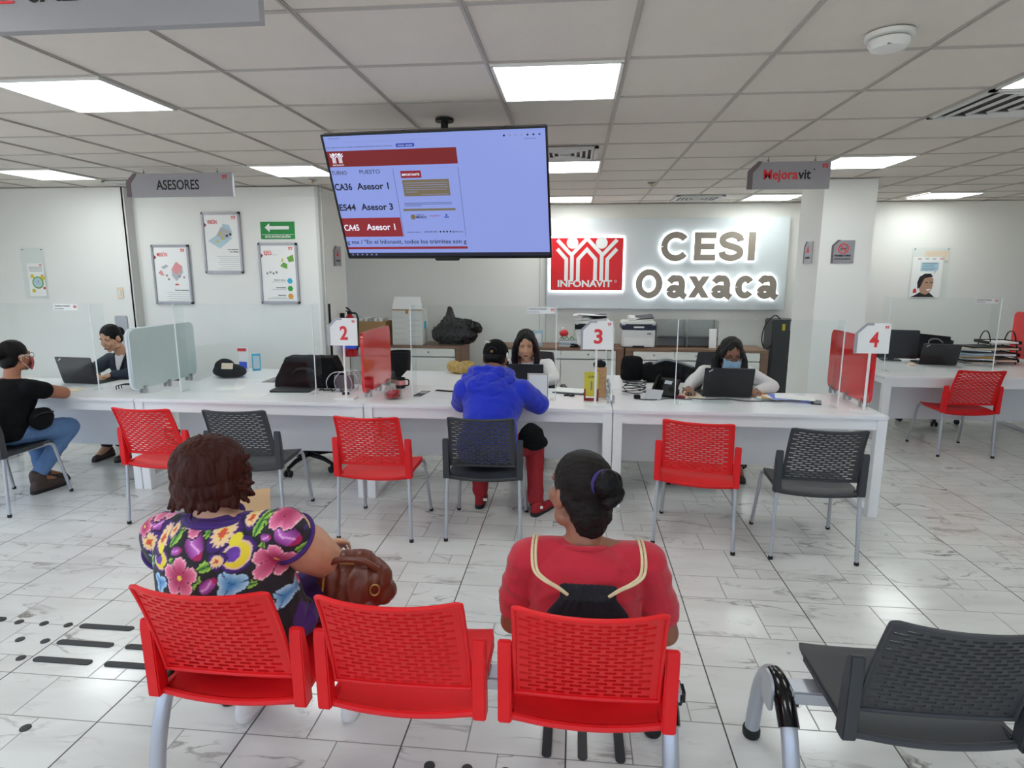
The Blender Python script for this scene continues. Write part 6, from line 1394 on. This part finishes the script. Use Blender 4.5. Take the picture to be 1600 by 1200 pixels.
def face_mask(h, body, m, lo=-.105, hi=-.012):
    g_ = MB(); g_.grid(lambda u, v: h.p((2*u-1)*.069, .119-.062*(2*u-1)**2+(.010*math.sin(v*PI))-.012*(1-v)*(1-(2*u-1)**2), lo+(hi-lo)*v+.002*math.sin(v*22)), 14, 16).solid(.0015); mk = g_.build('face_mask', m, body, ang=0)
    l_ = MB()
    for q in (-1, 1): l_.tube(catmull([h.p(q*.066, .048, -.02), h.p(q*.082, .0, .005), h.p(q*.088, -.02, -.01), h.p(q*.082, -.01, -.04), h.p(q*.066, .048, -.09)], 5), .0014, 5)
    l_.build('ear_loop', 'white', mk)
face_mask(H4, body, 'mask_pink')
mb = MB(); mb.sph((0, 0, .08), (.055, .10, .085)); o = blob('handbag', mb, 'black_fabric', None, .007, 3, .006, (12, 12, 12), 2., loc=(-3.975, 4.12, .555)); tag(o, 'black handbag in the lap of the visitor in black', 'handbag'); MB().tube(catmull([(.02, -.08, .11), (.055, -.05, .13), (.06, .04, .125), (.02, .08, .11)], 6), .007, 8).build('handle', 'black', o)

# ------------------------------------------------------------------ adviser in navy
def adviser(label, loc, rz, head, ch, shoulders, elbows, wrists, skin, top, hands=(24, 24), lean=.0, wd=((.12, .12), ), sleeve=.9, dirs=None):
    t = person(label, loc, rz); H = head; pel = (0, 0, .58); c3 = V3(ch)
    nb = c3+V3((0, .045, .125)); mb = MB(); H.shapes(mb); mb.cap(nb+V3((0, -.01, -.05)), .054, H.p(0, -.018, -.055), .048)
    torso(mb, pel, ch, (.155, .115, .11), (.15, .10, .12))
    for a, b, c_, q in ((shoulders[0], elbows[0], wrists[0], 1), (shoulders[1], elbows[1], wrists[1], -1)):
        a, b, c_ = V3(a), V3(b), V3(c_); limb(mb, (nb+V3((-.03*q, 0, -.03)), a), (.042, .048)); limb(mb, (a, b, c_), (.052, .042, .026)); d_ = (dirs[0 if q == 1 else 1] if dirs else (.25*q, .9, -.1)); hand(mb, c_, d_, (0, .1, -1), q, hands[0 if q == 1 else 1], .95)
    for q in (-1, 1): limb(mb, ((q*.08, .02, .54), (q*.11, .40, .50), (q*.11, .42, .1)), (.08, .06, .038)); limb(mb, ((q*.11, .42, .1), (q*.11, .53, .045)), (.036, .028))
    body = blob('body', mb, skin, t, .006, 3)
    mb = MB(); torso(mb, pel, ch, (.175, .135, .12), (.165, .118, .125), .010, 6)
    for a, b, c_, q in ((shoulders[0], elbows[0], wrists[0], 1), (shoulders[1], elbows[1], wrists[1], -1)):
        a, b, c_ = V3(a), V3(b), V3(c_); limb(mb, (nb+V3((-.05*q, -.01, -.055)), a), (.046, .064)); limb(mb, (a, b, b.lerp(c_, sleeve)), (.066, .055, .036))
    tp = blob('jacket' if top == 'navy_cloth' else 'blouse', mb, top, body, .006, 5, .006, (9, 9, 9), 3., cut=[((0, 0, .5), (0, 0, -1))])
    mb = MB(); mb.sph((0, 0, .54), (.165, .135, .08)); [limb(mb, ((q*.08, .02, .55), (q*.11, .40, .50), (q*.11, .42, .13)), (.09, .07, .052)) for q in (-1, 1)]; blob('trousers', mb, 'ink', body, .009, 4, .004)
    for q in (-1, 1): shoe('shoe', 'boot', 'rubber', body, (q*.11, .38, .0), (q*.11, .60, .0), .085)
    return t, body, tp, nb
H5 = Head((.045, .30, 1.115), -6, 24, 1.0)
t, body, tp, nb = adviser('adviser in navy jacket with pulled-back hair looking down at the far left desk', (-4.25, 5.60, 0), 180, H5, (.02, .14, .83), ((-.165, .15, .885), (.19, .15, .885)), ((-.21, .34, .80), (.26, .36, .80)), ((-.05, .47, .79), (.06, .50, .79)), 'skin', 'navy_cloth', dirs=((.5, .6, -.1), (-.6, .6, -.1)))
H5.features(body, closed=True)
mb = MB(); H5.sph(mb, (0, -.020, .036), (.079, .094, .087), 24); H5.sph(mb, (0, -.05, -.02), (.07, .055, .07)); H5.sph(mb, (0, -.12, -.0), (.04, .04, .045)); blob('hair', mb, 'hair_black', body, .005, 3, .0025, (10, 50, 50))
mb = MB(); mb.prism([(-.045, .10), (.045, .10), (.012, -.10), (-.012, -.10)], .02, Matrix.Translation((.02, .262, .85)) @ Matrix.Rotation(R(14), 4, 'X')); mb.build('shirt_front', 'white_cloth', tp)
for q in (-1, 1): MB().tube(catmull([(.02+q*.062, .225, .965), (.02+q*.05, .262, .90), (.02+q*.018, .283, .80)], 5), .008, 8).build('lapel_edge', 'ink', tp)
c_ = MB(); c_.tube([(-.075+.03*math.cos(k*PI/8), .45, .795+.03*math.sin(k*PI/8)) for k in range(17)], .007, 6); c_.build('wristwatch', 'steel', body)
t2 = tag(MB().rbox(.13, .26, .02, .02, Matrix()).build('headrest_board', 'grey_line', None, (-4.60, 5.85, 1.15)), 'pale grey board on a thin stand just behind the adviser in navy', 'board')
MB().cyl((0, 0, -.13), (0, 0, -1.149), .014).build('stand', 'white_plastic', t2)

# ------------------------------------------------------------------ adviser in white facing the hoodie
H6 = Head((.03, .235, 1.08), 4, 16, 1.04)
t, body, tp, nb = adviser('adviser in white with long dark hair looking down, facing the man in the hoodie', (-.40, 5.72, 0), 180, H6, (.02, .12, .82), ((-.165, .13, .875), (.195, .13, .875)), ((-.225, .33, .79), (.25, .33, .79)), ((-.09, .52, .785), (.13, .52, .785)), 'skin', 'white_cloth')
H6.features(body, closed=True)
hr = long_hair(H6, 'hair_black', body, L=.25, wave=.009, wide=1.1)
MB().tube(catmull([(.02-.07, .18, .955), (.02-.055, .235, .88), (.02, .262, .78), (.02+.055, .235, .88), (.02+.07, .18, .955)], 6), .006, 6).build('lanyard', 'maroon', tp)

# ------------------------------------------------------------------ adviser in blue mask
H7 = Head((.0, .40, 1.055), 0, 20, 1.06)
t, body, tp, nb = adviser('adviser with long dark hair wearing a pale blue mask and white top', (1.30, 5.62, 0), 180, H7, (.0, .22, .82), ((-.175, .25, .875), (.175, .25, .875)), ((-.345, .40, .79), (.31, .40, .80)), ((-.17, .58, .785), (.36, .55, .79)), 'skin_dark', 'white_cloth', (24, 16), dirs=((.5, .7, -.05), (.0, .9, -.1)))
H7.features(body, mouth=False, closed=True)
hr = long_hair(H7, 'hair_black', body, L=.27, wave=.010, wide=1.18)
face_mask(H7, body, 'mask_blue', -.108, -.005)
g_ = MB()
for q in (-1, 1): g_.tube([H7.p(q*.033+.026*math.cos(k*PI/10), .100-.004*abs(math.cos(k*PI/10)), .006+.019*math.sin(k*PI/10)) for k in range(21)], .0022, 6)
g_.tube([H7.p(-.008, .102, .01), H7.p(.008, .102, .01)], .002, 6); g_.build('glasses', 'ink', body)
c_ = MB(); c_.tube([(-.185+.028*math.cos(k*PI/8), .555, .79+.028*math.sin(k*PI/8)) for k in range(17)], .007, 6); c_.build('wristwatch', 'steel', body)
